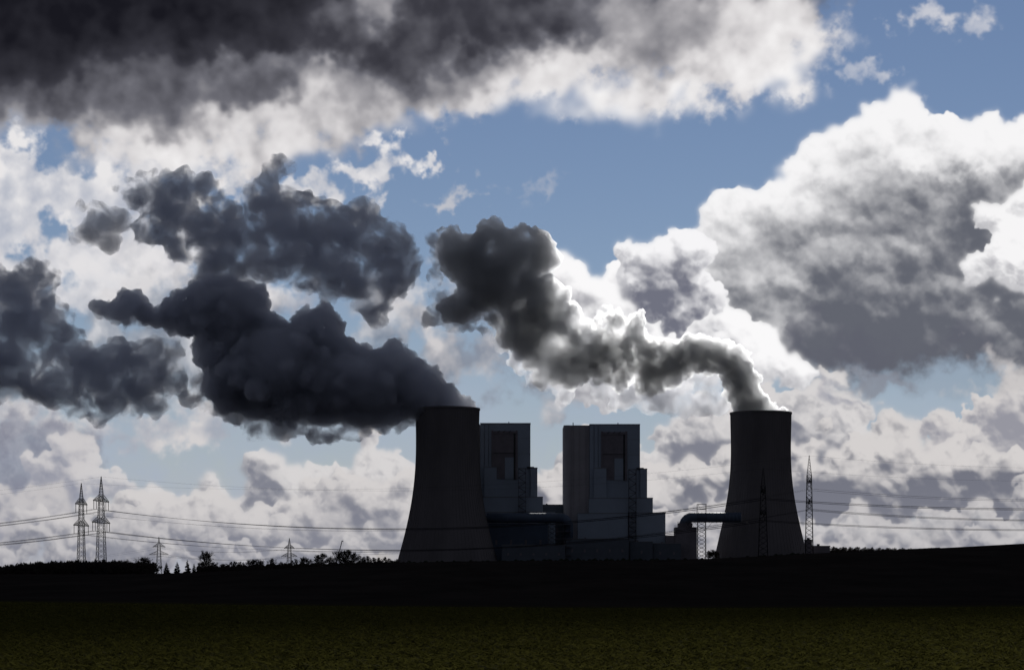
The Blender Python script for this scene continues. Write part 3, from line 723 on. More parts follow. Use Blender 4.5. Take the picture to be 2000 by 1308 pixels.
L1, A1_, E1 = pylon("lattice_pylon", "shorter pylon of the left pair, leftmost pylon in view", 158.8, (943, 975, 1120), 1530, yawL, [(984.5, 13.5, (-13, 13)), (1026, 17.5, (-17, -7, 7, 17))], (5.6, 2.6, 2.6), ins=6.5)
R1, B1, F1 = pylon("lattice_pylon", "slender pylon against the sky right of the right cooling tower", 1580.5, (889, 928, 1088), 1440, R(86), [(941.5, 13.5, (-13, 13)), (981, 17.5, (-17, -7, 7, 17))], (5.4, 3.3, 3.3), ins=5.0, tilt=0.0)
R2, B2, F2 = pylon("lattice_pylon", "pylon standing dark in front of the right cooling tower", 1490.5, (914, 950, 1092), 1400, R(80), [(961, 17.5, (-17, -11, 11, 17)), (1003.5, 20, (-19.5, -13.5, 13.5, 19.5))], (6.4, 3.0, 3.0), ins=4.5)
P1, C1, G1 = pylon("far_lattice_pylon", "small far pylon beside the wide bare tree at the left", 310.4, (1047.5, 1064, 1120), 3500, 0, [(1067.2, 10.5, (-10, 10)), (1081.8, 16, (-15.5, -8, 8, 15.5))], (9.5, 4.2, 4.2), ins=1.2, k=1.5)
P2, C2, G2 = pylon("far_lattice_pylon", "small far pylon above the bare trees left of the left cooling tower", 565.2, (1050, 1066, 1112), 3500, R(25), [(1070, 9, (-8.5, 8.5)), (1085.5, 14, (-13.5, -7, 7, 13.5))], (9.0, 4.2, 4.2), ins=1.2, k=1.5)

def wire(a, b, sag, label, group, r=.075, n=40):
    a, b = Vector(a), Vector(b); o = bpy.data.objects.new
    pts = []
    for i in range(n + 1):
        t = i / n; p = a.lerp(b, t) - a; p.z -= 4 * sag * t * (1 - t); pts.append(p)
    w = MB().tube(pts, r, 5).build("conductor", M_WIRE); w.location = a
    tag(w, label, "power line", group)
def span(A, B, sag, label, group, r=.075):
    n = len(A); where = {2: ("near", "far"), 4: ("nearest", "second nearest", "second farthest", "farthest")}.get(n)
    if n == 6: where = ("upper near", "upper far", "lower nearest", "lower second nearest", "lower second farthest", "lower farthest")
    for w_, a, b in zip(where, A, B): wire(a, b, sag, w_ + " " + label, group, r)
RL = 0.115
span(A2[:4], B2[:4], 17.0, "conductor, upper crossarm, from the taller left pylon past the left tower", "upper conductors between the left pylons and the right pylons", RL)
span(A2[4:], B2[4:], 16.6, "conductor, lower crossarm, from the taller left pylon past the left tower", "lower conductors between the left pylons and the right pylons", RL)
span(A1_[:2], B1[:2], 20.5, "conductor, upper crossarm, from the shorter left pylon past the left tower", "conductors between the shorter left pylon and the slender right pylon", .05)
span(A1_[2:], B1[2:], 20.5, "conductor, lower crossarm, from the shorter left pylon past the left tower", "lower conductors between the shorter left pylon and the slender right pylon", .05)
wire(E2, F2, 12.5, "earth wire from the taller left pylon's tip to the pylon before the right tower", None, .04)
wire(E1, F1, 12.5, "earth wire from the tip of the shorter left pylon to the slender right pylon", None, .04)
def off(A, px, Y, dz): return [Vector((wx(px, Y) + (a.x - A[0].x), Y + (a.y - A[0].y), a.z + dz)) for a in A]
span(A2[:4], off(A2[:4], -640, 1560, -7), 11.5, "conductor, taller left pylon's upper crossarm to the left edge", "upper conductors leaving the left edge", RL)
span(A2[4:], off(A2[4:], -640, 1560, -6), 10, "conductor, taller left pylon's lower crossarm to the left edge", "lower conductors leaving the left edge", RL)
span(A1_[:2], off(A1_[:2], -640, 1640, -7), 11.5, "conductor, shorter left pylon's upper crossarm to the left edge", "upper conductors of the shorter pylon leaving the left edge", .06)
span(A1_[2:], off(A1_[2:], -640, 1640, -6), 10, "conductor, shorter left pylon's lower crossarm to the left edge", "lower conductors of the shorter pylon leaving the left edge", .06)
wire(E2, off([E2], -640, 1560, -7)[0], 10, "earth wire from the taller left pylon to the left edge", None, .04)
wire(E1, off([E1], -640, 1640, -7)[0], 10, "earth wire from the shorter left pylon to the left edge", None, .04)
span(B1[:2], off(B1[:2], 2420, 1480, -1), 6.2, "conductor, slender right pylon's upper crossarm to the right edge", "upper conductors of the slender right pylon", .085)
span(B1[2:], off(B1[2:], 2420, 1480, -1), 6.2, "conductor, slender right pylon's lower crossarm to the right edge", "lower conductors of the slender right pylon", .085)
span(B2[:4], off(B2[:4], 2440, 1440, -1), 5.6, "conductor, upper crossarm of the pylon before the right tower, going right", "upper conductors of the pylon before the right tower", .085)
span(B2[4:], off(B2[4:], 2440, 1440, -1), 5.2, "conductor, lower crossarm of the pylon before the right tower, going right", "lower conductors of the pylon before the right tower", .085)
wire(F1, off([F1], 2420, 1480, -3)[0], 6, "earth wire from the slender right pylon's tip to the right edge", None, .04)
wire(F2, off([F2], 2440, 1440, -3)[0], 6, "earth wire from the pylon before the right tower to the right edge", None, .04)
span(C1, C2, 7, "thin conductor between the two small far pylons", "conductors between the far pylons", .10)
span(C1, off(C1, 40, 3900, -26), 4, "thin conductor running left from the small leftmost far pylon", "conductors left of the far pylons", .09)
span(C2, off(C2, 840, 3200, -4), 9, "thin conductor from the second far pylon towards the left tower", "conductors right of the far pylons", .09)
print("lines", round(time.time() - T_START, 1))

# ------------------------------------------------------------------ crane behind the trees
cr = thing("crane", "thin tilted crane boom rising above the bare trees left of the left tower", "crane", (wx(653, 2100), 2100, float(gz(wx(653, 2100), 2100))))
sc_ = 2100 / FPX; zz0 = wz(1094, 2100) - cr.location.z
MB().box(-3, 4, -1.3, 1.3, .9, 2.3).build("chassis", M_DARK, cr)
MB().box(-1.5, 1.5, -1.2, 1.2, 2.31, 4.2).build("cab", M_CLAD, cr)
for x in (-2.2, 0, 2.8):
    MB().tube([(x, -1.5, .6), (x, 1.5, .6)], .6, 12).build("wheel", M_DARK, cr)
bx, bz = 15 * sc_, wz(1056, 2100) - cr.location.z
MB().tube([(-.5, 0, 3.6), (bx * .45, 0, 3.6 + (bz - 3.6) * .45)], .62, 6).build("boom", M_DARK, cr)
MB().tube([(bx * .42, 0, 3.6 + (bz - 3.6) * .42), (bx, 0, bz)], .42, 6).build("boom_extension", M_DARK, cr)
m = MB(); m.box(bx - .5, bx + 1.4, -.4, .4, bz - .4, bz + .5); m.bar((bx + 1.2, 0, bz), (bx + 1.2, 0, bz - 5), .07); m.build("hook", M_DARK, cr)

# ------------------------------------------------------------------ trees
M_BARK = mat("bark", (.055, .045, .038), rough=.95, var=.3, scale=1.5)
M_TWIG = mat("twigs", (.050, .040, .034), rough=.95, var=.3, scale=1.5)
M_NEEDLE = mat("needles", (.022, .030, .016), rough=.8, var=.4, scale=2)
def bare_tree(seed, h, spread=.75, base=.22, wide=.42, twr=.035, nl=20, shape=1.0):
    """tapered stem with rising limbs that fork into twigs; returns trunk and crown builders, h metres tall"""
    r = random.Random(seed); tr = MB(); cr_ = MB()
    stem = [Vector((0, 0, -.4))]; d = Vector((r.uniform(-.05, .05), r.uniform(-.05, .05), 1))
    for i in range(9):
        d = (d + Vector((r.gauss(0, .07), r.gauss(0, .07), 0))).normalized(); d.z = max(d.z, .9); stem.append(stem[-1] + d * (h * .92 / 9))
    R0 = h * .020
    for i in range(9): tr.bar(stem[i], stem[i+1], R0 * (1 - i / 9.5), R0 * (1 - (i + 1) / 9.5), 5)
    def twig(p, d, L, rad, lv):
        q = p; n = 2 if lv else 1
        for s_ in range(n):
            d = (d + Vector((r.gauss(0, .16), r.gauss(0, .16), r.gauss(.05, .10)))).normalized(); e = q + d * (L / n)
            cr_.bar(q, e, rad, max(rad * .7, twr * .8), 3)
            if lv:
                for k in range(r.choice((2, 3, 3))):
                    a = r.random() * 6.283; u = d.orthogonal().normalized(); w_ = d.cross(u); tl = r.uniform(.35, .85)
                    nd = (d * math.cos(tl) + (u * math.cos(a) + w_ * math.sin(a)) * math.sin(tl) + Vector((0, 0, .12))).normalized()
                    twig(q.lerp(e, r.uniform(.3, 1)), nd, L * r.uniform(.45, .62), max(rad * .55, twr), lv - 1)
            q = e; rad *= .75
    for k in range(nl):
        t = base + (1 - base) * (k + r.random() * .7) / nl; x = t * 9; i = min(8, int(x)); p = stem[i].lerp(stem[i+1], x - i)
        prof = math.sin(math.pi * min(1, max(0, (t - base * .6) / (1 - base * .6))) ** .75 * .92 + .12) ** shape
        a = k * 2.4 + r.uniform(-.4, .4); el = .35 + .75 * t + r.uniform(-.15, .15)
        twig(p, Vector((math.cos(a) * math.cos(el), math.sin(a) * math.cos(el), math.sin(el))), h * wide * max(.18, prof) * r.uniform(.8, 1.1), R0 * (1 - t) * .55 + twr, 3)
    f = h / max(v[2] for v in tr.v + cr_.v)
    for q in (tr, cr_): q.v = [(a * f, c * f, e * f) for a, c, e in q.v]
    return tr, cr_
def conifer(seed, h):
    r = random.Random(seed); tr = MB(); cn = MB()
    tr.bar((0, 0, -.3), (0, 0, h), h * .02, .03)
    n = int(h * 14)
    for i in range(n):
        t = (i + r.random()) / n; z = h * (.1 + .9 * t); L = h * .24 * (1 - t) ** .8 * (.6 + .6 * r.random()) + .15
        a = r.random() * 6.283; d = Vector((math.cos(a), math.sin(a), -.25 + .3 * r.random()))
        p = Vector((0, 0, z)); e = p + d * L
        u = Vector((-math.sin(a), math.cos(a), 0)) * L * .28
        k = len(cn.v); cn.v += [tuple(p), tuple(p.lerp(e, .5) + u), tuple(e), tuple(p.lerp(e, .5) - u), tuple(p.lerp(e, .6) - Vector((0, 0, L * .3)))]
        cn.f += [(k, k+1, k+2), (k, k+2, k+3), (k, k+4, k+1), (k+1, k+4, k+2), (k+2, k+4, k+3)]
    return tr, cn
PROTO = {}
def tree(kind, seed, px, top, base, Y, label, group=None, cat="tree", widen=1.0):
    h = (base - top) * Y / FPX
    key = (kind, seed)
    if key not in PROTO:
        if kind == 'round': tr, c = bare_tree(seed, 13, base=.16, wide=.40, nl=24, twr=.055)
        elif kind == 'tall': tr, c = bare_tree(seed, 13, base=.22, wide=.26, nl=16, twr=.065)
        elif kind == 'bush': tr, c = bare_tree(seed, 6, base=.05, wide=.5, nl=18, twr=.045)
        else: tr, c = conifer(seed, 12)
        a = tr.build("trunk", M_BARK); b = c.build("crown", M_NEEDLE if kind == 'fir' else M_TWIG)
        H0 = {'round': 13, 'tall': 13, 'bush': 6, 'fir': 12}[kind]
        PROTO[key] = (a.data, b.data, H0); bpy.data.objects.remove(a); bpy.data.objects.remove(b)
    a, b, H0 = PROTO[key]
    nm = {'round': 'bare_tree', 'tall': 'bare_tree', 'bush': 'bare_bush', 'fir': 'fir_tree'}[kind]
    t = thing(nm, label, cat, (wx(px, Y), Y, wz(base, Y)), random.random() * 6.28, group)
    f = h / H0; t.scale = (f * widen, f * widen, f)
    link("trunk", a, None, t); link("crown", b, None, t)
    return t
random.seed(5)
tree('round', 1, 402, 1073, 1118, 1800, "tallest bare tree, round-crowned, standing alone above the left tree line", widen=.95)
tree('round', 2, 284, 1086, 1122, 1750, "wide bare tree just left of the small far pylon", widen=1.35)
tree('bush', 1, 303, 1100, 1122, 1700, "little bare tree at the foot of the small far pylon")
for px, top, wd, lb in ((325, 1097, 1.5, "dark round evergreen bush right of the small far pylon"), (346, 1096, 1.4, "dark round evergreen bush left of the pointed fir"), (366, 1092, 1.3, "pointed dark fir left of the tallest bare tree"), (379, 1099, 1.3, "low dark evergreen tucked right of the pointed fir")):
    tree('fir', 1 + px % 3, px, top, 1124, 1700, lb, widen=wd)
g = "bare trees along the skyline left of the left cooling tower"
spec = [(392, 1097, 'bush'), (415, 1098, 'bush'), (436, 1101, 'bush'), (450, 1098, 'tall'), (460, 1097, 'tall'), (471, 1098, 'tall'), (484, 1095, 'tall'), (497, 1093, 'round'), (508, 1094, 'round'), (530, 1090, 'round'), (549, 1098, 'bush'), (575, 1093, 'tall'), (590, 1087, 'round'), (603, 1092, 'tall'), (617, 1086, 'tall'), (631, 1081, 'round'), (646, 1090, 'tall'), (662, 1074, 'round'), (675, 1074, 'round'), (690, 1078, 'round'), (703, 1087, 'tall'), (715, 1087, 'tall'), (727, 1090, 'tall'), (738, 1090, 'tall'), (750, 1089, 'tall'), (762, 1092, 'tall'), (774, 1093, 'tall')]
where = {530: "round bare tree alone between the two small far pylons", 662: "large bare tree directly behind the crane boom", 675: "large bare tree just right of the crane boom", 631: "bare tree left of the crane boom", 690: "wide bare tree right of the crane group", 590: "bare tree just right of the second far pylon"}
ORD = "first second third fourth fifth sixth seventh eighth ninth tenth eleventh twelfth thirteenth fourteenth fifteenth".split()
cnt = [0, 0]
for px, top, k in spec:
    if px not in where:
        side = 0 if px < 565 else 1
        where[px] = ORD[cnt[side]] + (" low bare tree right of the tallest bare tree, counting rightwards" if side == 0 else " plain bare tree right of the second far pylon, counting rightwards"); cnt[side] += 1
    tree(k, 1 + px % 4, px, top - 2.5, 1116 if px < 600 else 1112, 1760 + (px * 37) % 120, where[px], g, widen=1.25 if k == 'tall' else 1.1)
g2 = "small bare trees in the row on the right skyline"
for i in range(64):
    px = 1621 + i * 3.35 + random.uniform(-1.2, 1.2); top = 1067.5 + random.uniform(-2.2, 2.6) + (i / 64) * 5
    Y = 1900 + random.uniform(-60, 60)
    tree('tall', 1 + i % 4, px, top, 1081, Y, "small bare tree in the far row between the right pylon and the hill", g2, widen=random.uniform(.9, 1.5))
g3 = "small trees at the foot of the right cooling tower"
for px, top, nth in ((1384, 1076, 'first'), (1388, 1074, 'second'), (1392, 1072, 'third'), (1396, 1075, 'fourth'), (1401, 1077, 'fifth')):
    tree('tall', 1 + px % 4, px, top, 1096, 2260, nth + " small bare tree rightwards from the steel lattice tower to the right cooling tower", g3, widen=1.2)

# woodland on the left: one mass
def woodland():
    r = random.Random(9); V = []; F = []
    protos = []
    for sd in range(4):
        tr, c = bare_tree(100 + sd, 1.0, base=.3, wide=.3, nl=6, twr=.008); tr.v = list(tr.v)
        v = np.array(tr.v + c.v); f = tr.f + [tuple(i + len(tr.v) for i in q) for q in c.f]
        f = [(*q, q[2])[:4] if len(q) == 3 else q for q in f if len(q) in (4,)]; protos.append((v, np.array(f)))
    n = 0
    for i in range(420):
        Y = r.uniform(1560, 1720); px = r.uniform(-330, 300); X = wx(px, Y)
        topr = np.interp(px, [-400, 0, 30, 80, 150, 220, 300], [1108, 1106, 1103.5, 1097, 1096, 1095, 1096]) + r.gauss(0, 2.0) - 1.5 + (Y - 1560) * .0
        zb = float(gz(X, Y)); h = max(3, wz(topr, Y) - zb) * r.uniform(.8, 1.03)
        v, f = protos[i % 4]; a = r.random() * 6.28; c, s = math.cos(a), math.sin(a); wd = h * r.uniform(.8, 1.2)
        V.append(np.stack([X + (v[:, 0] * c - v[:, 1] * s) * wd, Y + (v[:, 0] * s + v[:, 1] * c) * wd, zb + v[:, 2] * h], -1)); F.append(f + n); n += len(v)
    # undergrowth and low scrub leaves the wood opaque
    q = np.random.default_rng(4); m_ = 26000
    Y = 1545 + 190 * q.random(m_); px = -340 + 640 * q.random(m_); X = (px - 1000) * Y / FPX; zb = gz(X, Y)
    top = np.interp(px, [-400, 0, 30, 80, 150, 220, 300], [1110, 1109, 1106, 1100.5, 1099, 1098, 1101]); ht = EYE + (HOR - top) * Y / FPX - zb
    z = zb + ht * q.random(m_) ** .8; s_ = .5 + .8 * q.random(m_); a = q.random(m_) * 6.28; ca, sa = np.cos(a) * s_, np.sin(a) * s_
    W = np.stack([np.stack([X - ca, Y - sa, z - s_ * .6], -1), np.stack([X + ca, Y + sa, z - s_ * .4], -1), np.stack([X + ca * .5, Y + sa * .5, z + s_ * .8], -1), np.stack([X - ca * .7, Y - sa * .7, z + s_ * .6], -1)], 1).reshape(-1, 3)
    i4 = np.arange(m_)[:, None] * 4 + np.arange(4)[None]; F.append(i4 + n); V.append(W)
    o = npmesh("woodland", np.concatenate(V), np.concatenate(F), M_TWIG)
    tag(o, "bare dark woodland covering the rise at the left, behind it the pair of pylons", "woodland", kind='stuff')
woodland()
def scrub(name, label, x0, x1, tops, Y0, Y1, n, size, mt, seed):
    q = np.random.default_rng(seed); Y = Y0 + (Y1 - Y0) * q.random(n); px = x0 + (x1 - x0) * q.random(n); X = (px - 1000) * Y / FPX; zb = gz(X, Y)
    top = np.interp(px, [t[0] for t in tops], [t[1] for t in tops]) + 1.5 * np.sin(px * .21) + 1.2 * np.sin(px * .57 + 2); ht = np.maximum(EYE + (HOR - top) * Y / FPX - zb, .6)
    z = zb + ht * q.random(n) ** .75; s_ = size * (.5 + .8 * q.random(n)); a = q.random(n) * 6.28; ca, sa = np.cos(a) * s_, np.sin(a) * s_
    W = np.stack([np.stack([X - ca, Y - sa, z - s_ * .6], -1), np.stack([X + ca, Y + sa, z - s_ * .4], -1), np.stack([X + ca * .5, Y + sa * .5, z + s_ * .8], -1), np.stack([X - ca * .7, Y - sa * .7, z + s_ * .6], -1)], 1).reshape(-1, 3)
    o = npmesh(name, W, np.arange(n)[:, None] * 4 + np.arange(4)[None], mt); tag(o, label, "scrub", kind='stuff')
scrub("undergrowth", "dark scrub under the bare trees left of the left tower", 385, 790, [(385, 1106), (440, 1106), (520, 1103), (600, 1101), (700, 1098), (790, 1097)], 1690, 1900, 22000, .9, M_TWIG, 5)
scrub("undergrowth", "dark scrub under the row of small trees on the right skyline", 1600, 1835, [(1600, 1074), (1835, 1075)], 1860, 1980, 7000, .7, M_TWIG, 6)
scrub("undergrowth", "dark scrub at the foot of the plant", 780, 1600, [(780, 1098), (980, 1096), (1100, 1093), (1330, 1093), (1420, 1092), (1600, 1078)], 1900, 2150, 26000, .9, M_NEEDLE, 7)
print("trees", round(time.time() - T_START, 1))

# ------------------------------------------------------------------ steam
ICO = {}
def ico(lv):
    if lv not in ICO:
        bm = bmesh.new(); bmesh.ops.create_icosphere(bm, subdivisions=lv, radius=1)
        ICO[lv] = (np.array([v.co[:] for v in bm.verts]), np.array([[v.index for v in f.verts] for f in bm.faces])); bm.free()
    return ICO[lv]
def steam_material(name, dens, g, col, wisp, scale=1 / 70.0, detail=4.0, fade=None):
    """wisp: (x0, value0, x1, value1) noise threshold along x; bias with height via fade (z0, z1, extra)"""
    m = bpy.data.materials.new(name); m.use_nodes = True; nt = m.node_tree; nt.nodes.clear()
    out = nt.nodes.new('ShaderNodeOutputMaterial'); pv = nt.nodes.new('ShaderNodeVolumePrincipled')
    pv.inputs['Color'].default_value = (*col, 1); pv.inputs['Anisotropy'].default_value = g; pv.inputs['Density'].default_value = dens
    nt.links.new(pv.outputs[0], out.inputs['Volume'])
    if wisp:
        tc = nt.nodes.new('ShaderNodeTexCoord'); nz = nt.nodes.new('ShaderNodeTexNoise')
        nz.inputs['Scale'].default_value = scale; nz.inputs['Detail'].default_value = detail; nz.inputs['Roughness'].default_value = .62; nz.inputs['Distortion'].default_value = .4
        nt.links.new(tc.outputs['Object'], nz.inputs['Vector'])
        sp = nt.nodes.new('ShaderNodeSeparateXYZ'); nt.links.new(tc.outputs['Object'], sp.inputs[0])
        mr = nt.nodes.new('ShaderNodeMapRange'); nt.links.new(sp.outputs[0], mr.inputs[0])
        for i, v in enumerate((wisp[0], wisp[2], wisp[1], wisp[3])): mr.inputs[1 + i].default_value = v
        thr = mr.outputs[0]
        if fade:
            m2 = nt.nodes.new('ShaderNodeMapRange'); nt.links.new(sp.outputs[2], m2.inputs[0])
            m2.inputs[1].default_value = fade[0]; m2.inputs[2].default_value = fade[1]; m2.inputs[3].default_value = 0; m2.inputs[4].default_value = fade[2]
            ad = nt.nodes.new('ShaderNodeMath'); ad.operation = 'ADD'; nt.links.new(thr, ad.inputs[0]); nt.links.new(m2.outputs[0], ad.inputs[1]); thr = ad.outputs[0]
        sb = nt.nodes.new('ShaderNodeMath'); sb.operation = 'SUBTRACT'; nt.links.new(nz.outputs[0], sb.inputs[0]); nt.links.new(thr, sb.inputs[1])
        mu = nt.nodes.new('ShaderNodeMath'); mu.operation = 'MULTIPLY'; mu.use_clamp = True; nt.links.new(sb.outputs[0], mu.inputs[0]); mu.inputs[1].default_value = 7
        dn = nt.nodes.new('ShaderNodeMath'); dn.operation = 'MULTIPLY'; nt.links.new(mu.outputs[0], dn.inputs[0]); dn.inputs[1].default_value = dens
        nt.links.new(dn.outputs[0], pv.inputs['Density'])
        m.cycles.volume_step_rate = 1.0
    m.cycles.volume_sampling = 'MULTIPLE_IMPORTANCE'
    return m
def puff_cloud(name, puffs, Y, mtl, seed, voxel=2.0, kids=30, grand=12, rough=1.0, drift=0.0, jit=.35, noise=((60, 9), (20, 2.4), (8, 1.1)), parent=None):
    """puffs: (col, row, radius in photo px[, depth offset in px]) ; a heap of spheres fused to one skin and roughened"""
    r = random.Random(seed); s = Y / FPX; S = []
    for p in puffs:
        px, py, rp = p[:3]; dy = p[3] * s if len(p) > 3 else r.uniform(-jit, jit) * rp * s
        yy = Y + dy + drift * (px - puffs[0][0])
        k = yy / FPX
        S.append((Vector(((px - 1000) * k, yy, EYE + (HOR - py) * k)), rp * k * .90, 0))
    out = list(S)
    for c, R0, lv in S:
        for i in range(kids):
            d = Vector((r.gauss(0, 1), r.gauss(0, .8), r.gauss(0, 1))).normalized(); R1 = R0 * (.15 + .26 * r.random() ** 1.3)
            c1 = c + d * (R0 - R1 * .25); out.append((c1, R1, 1))
            if R1 > 4:
                for j in range(grand):
                    d2 = (d * .5 + Vector((r.gauss(0, .7), r.gauss(0, .7), r.gauss(0, .7)))).normalized(); R2 = R1 * r.uniform(.22, .5)
                    if R2 > voxel * 1.1: out.append((c1 + d2 * (R1 - R2 * .2), R2, 2))
    V = []; F = []; n = 0
    org = S[0][0]
    for c, R0, lv in out:
        v, f = ico(3 if R0 > 30 else 2 if R0 > 9 else 1)
        V.append(v * R0 + np.array(c - org)); F.append(f + n); n += len(v)
    tmp = npmesh(name, np.concatenate(V), np.concatenate(F), mtl)
    rm = tmp.modifiers.new("fuse", 'REMESH'); rm.mode = 'VOXEL'; rm.voxel_size = voxel; rm.adaptivity = 0
    for i, (sz, st) in enumerate(noise):
        tx = bpy.data.textures.new("billow", 'CLOUDS'); tx.noise_scale = sz; tx.noise_depth = 3; tx.noise_basis = 'ORIGINAL_PERLIN'
        dm = tmp.modifiers.new("roughen", 'DISPLACE'); dm.texture = tx; dm.texture_coords = 'LOCAL'; dm.strength = st * 2 * rough; dm.mid_level = .5; dm.direction = 'RGB_TO_XYZ' if i == 0 else 'NORMAL'
    dg = bpy.context.evaluated_depsgraph_get(); me = bpy.data.meshes.new_from_object(tmp.evaluated_get(dg))
    old = tmp.data; bpy.data.objects.remove(tmp); bpy.data.meshes.remove(old)
    me.name = name
    if not me.materials: me.materials.append(mtl)
    me.polygons.foreach_set('use_smooth', [True] * len(me.polygons))
    o = bpy.data.objects.new(name, me); COL.objects.link(o); o.location = org
    if parent: o.parent = parent
    print(name, len(out), len(me.polygons), round(time.time() - T_START, 1))
    return o

# left tower: dense dark steam drifting left
PL = [(905, 792, 22), (885, 786, 26), (862, 780, 36), (840, 768, 46), (838, 738, 26), (810, 762, 55), (815, 718, 24), (790, 700, 26), (766, 686, 27), (735, 705, 28), (704, 697, 26), (675, 700, 22),
      (770, 755, 62), (720, 755, 72), (660, 745, 80), (600, 735, 88), (540, 715, 92), (480, 690, 95), (626, 640, 46), (640, 665, 44), (590, 665, 45), (598, 622, 24), (560, 665, 45), (520, 640, 45), (505, 608, 22),
      (440, 620, 72), (395, 600, 56), (440, 575, 38), (480, 600, 45), (360, 610, 42), (450, 740, 60), (430, 690, 55), (330, 612, 26), (305, 620, 24), (285, 612, 24),
      (700, 810, 34), (760, 805, 34), (640, 812, 32), (580, 815, 30), (530, 815, 30), (505, 790, 36), (470, 780, 30)]
PLs = [(255, 592, 30), (235, 605, 28), (205, 598, 20), (190, 592, 13), (262, 620, 28), (300, 650, 40), (340, 665, 42), (265, 660, 30)]
PLf = [(62, 545, 46), (50, 590, 60), (20, 640, 72), (100, 640, 45), (-20, 560, 50), (130, 680, 48), (30, 720, 70), (100, 735, 60), (170, 735, 66), (230, 725, 66), (290, 720, 58), (322, 690, 40), (330, 740, 38), (250, 775, 42), (200, 785, 40), (300, 785, 32), (150, 780, 34), (90, 760, 36), (-60, 650, 80), (-120, 700, 80)]
PLw = [(470, 800, 34), (500, 826, 32), (535, 838, 30), (575, 832, 30), (610, 842, 24), (645, 834, 30), (685, 842, 24), (705, 836, 26), (745, 826, 26), (780, 824, 22), (800, 816, 24), (430, 780, 32), (405, 780, 24), (385, 745, 24), (365, 780, 20), (520, 845, 18), (600, 820, 34), (660, 815, 34)]
# right tower: steam lit from behind, then drifting into the cloud shadow
PR = [(1528, 802, 9), (1510, 797, 15), (1490, 790, 22), (1472, 785, 30), (1455, 784, 34), (1446, 760, 34), (1462, 745, 24), (1440, 735, 34), (1432, 712, 34), (1416, 690, 27), (1440, 690, 12), (1455, 715, 12), (1484, 768, 12),
      (1395, 700, 34), (1370, 692, 34), (1345, 690, 36), (1348, 665, 17), (1368, 660, 14), (1385, 668, 14), (1310, 708, 44), (1300, 682, 28), (1282, 676, 15), (1270, 725, 44), (1245, 690, 45), (1228, 655, 36), (1205, 625, 24), (1185, 608, 18), (1172, 630, 18), (1245, 628, 20), (1205, 680, 46), (1200, 720, 45), (1270, 748, 30)]
PRm = [(1150, 690, 52), (1130, 660, 45), (1090, 650, 58), (1080, 610, 42), (1050, 600, 60), (1010, 570, 70), (960, 545, 62), (1000, 520, 58), (960, 490, 55), (1040, 510, 46), (1052, 478, 30), (1072, 505, 24), (1015, 470, 28), (962, 450, 25), (960, 436, 13), (905, 500, 45), (880, 480, 34), (862, 462, 16), (930, 580, 45), (1030, 650, 55), (1075, 700, 50), (1110, 730, 34), (1130, 700, 45), (1000, 640, 40), (905, 600, 30), (885, 605, 28)]
PRb = [(1405, 790, 24), (1380, 780, 34), (1340, 790, 28), (1300, 780, 34), (1260, 770, 40), (1220, 770, 34), (1180, 745, 34), (1350, 750, 30), (1390, 745, 26), (1100, 760, 28), (1060, 740, 26)]
PRw = [(850, 615, 26), (870, 590, 26), (895, 625, 30), (925, 610, 30), (850, 575, 16), (950, 630, 26), (855, 500, 24), (845, 470, 18), (850, 540, 20), (980, 665, 26), (1020, 700, 26), (1050, 745, 24)]
PD = [(788, 480, 30), (790, 515, 34), (740, 480, 62), (760, 540, 50), (700, 450, 55), (640, 455, 72), (580, 440, 70), (530, 430, 66), (545, 318, 22), (565, 325, 20), (530, 335, 24), (520, 365, 28), (500, 385, 30), (690, 540, 55), (730, 590, 40), (738, 625, 22), (620, 520, 60), (550, 505, 60), (500, 490, 60), (640, 575, 22), (470, 470, 45)]
PDl = [(440, 430, 45), (400, 390, 46), (340, 375, 46), (285, 375, 40), (255, 388, 28), (365, 420, 55), (320, 430, 48), (410, 460, 48), (350, 470, 40), (290, 450, 34), (440, 490, 40), (400, 510, 34)]
PDw = [(230, 430, 30), (200, 420, 26), (180, 450, 28), (150, 460, 20), (215, 475, 24), (190, 400, 14), (225, 365, 12), (160, 400, 14), (420, 535, 40), (470, 550, 40)]
WH = (.93, .94, .97)
mD = steam_material("shaded_steam", .22, .6, (.955, .965, 1.0), (-500, .02, 0, .02), 1 / 26, 4, (16, -36, .64))  # absorbing blue tint stands in for shade and backscatter in white steam
mW = steam_material("thin_steam", .10, .55, WH, (-600, .46, 0, .40), 1 / 30, 5)
mL = steam_material("lit_steam", .42, .8, (.996, .998, 1.0), (-240, .45, -60, .30), 1 / 13, 5)
mM = steam_material("drifting_steam", .15, .65, (.93, .945, .985), (-500, .495, -60, .43), 1 / 28, 6)
mT = steam_material("tattered_steam", .16, .6, WH, (-600, .49, 0, .45), 1 / 26, 6)
mL2 = steam_material("spreading_steam", .30, .78, (.99, .993, .998), (-520, .50, -230, .38), 1 / 32, 6)
def steam(name, label, cat, pieces):
    main = puff_cloud(name, *pieces[0]); tag(main, label, cat, kind='stuff' if False else None)
    for p in pieces[1:]:
        q = puff_cloud("wisp", *p); q.parent = main; q.matrix_parent_inverse = Matrix.Translation(main.location).inverted()
    return main
s1 = steam("steam_plume", "dense dark steam plume blowing left from the left cooling tower", "steam plume",
      [(PL, TY1, mD, 1, 1.25), (PLs, TY1 - 10, mD, 2, 1.25), (PLf, TY1 - 60, mM, 3, 2.2), (PLw, TY1 + 5, mT, 11, 1.6)])
s2_ = steam("steam_plume", "bright-edged steam plume curling up and left from the right cooling tower", "steam plume",
      [(PR, TY2, mL, 5, 1.05), (PRm, TY2 + 10, mL2, 6, 1.8), (PRb, TY2 + 60, mW, 7, 2.2), (PRw, TY2 + 20, mT, 12, 2.0)])
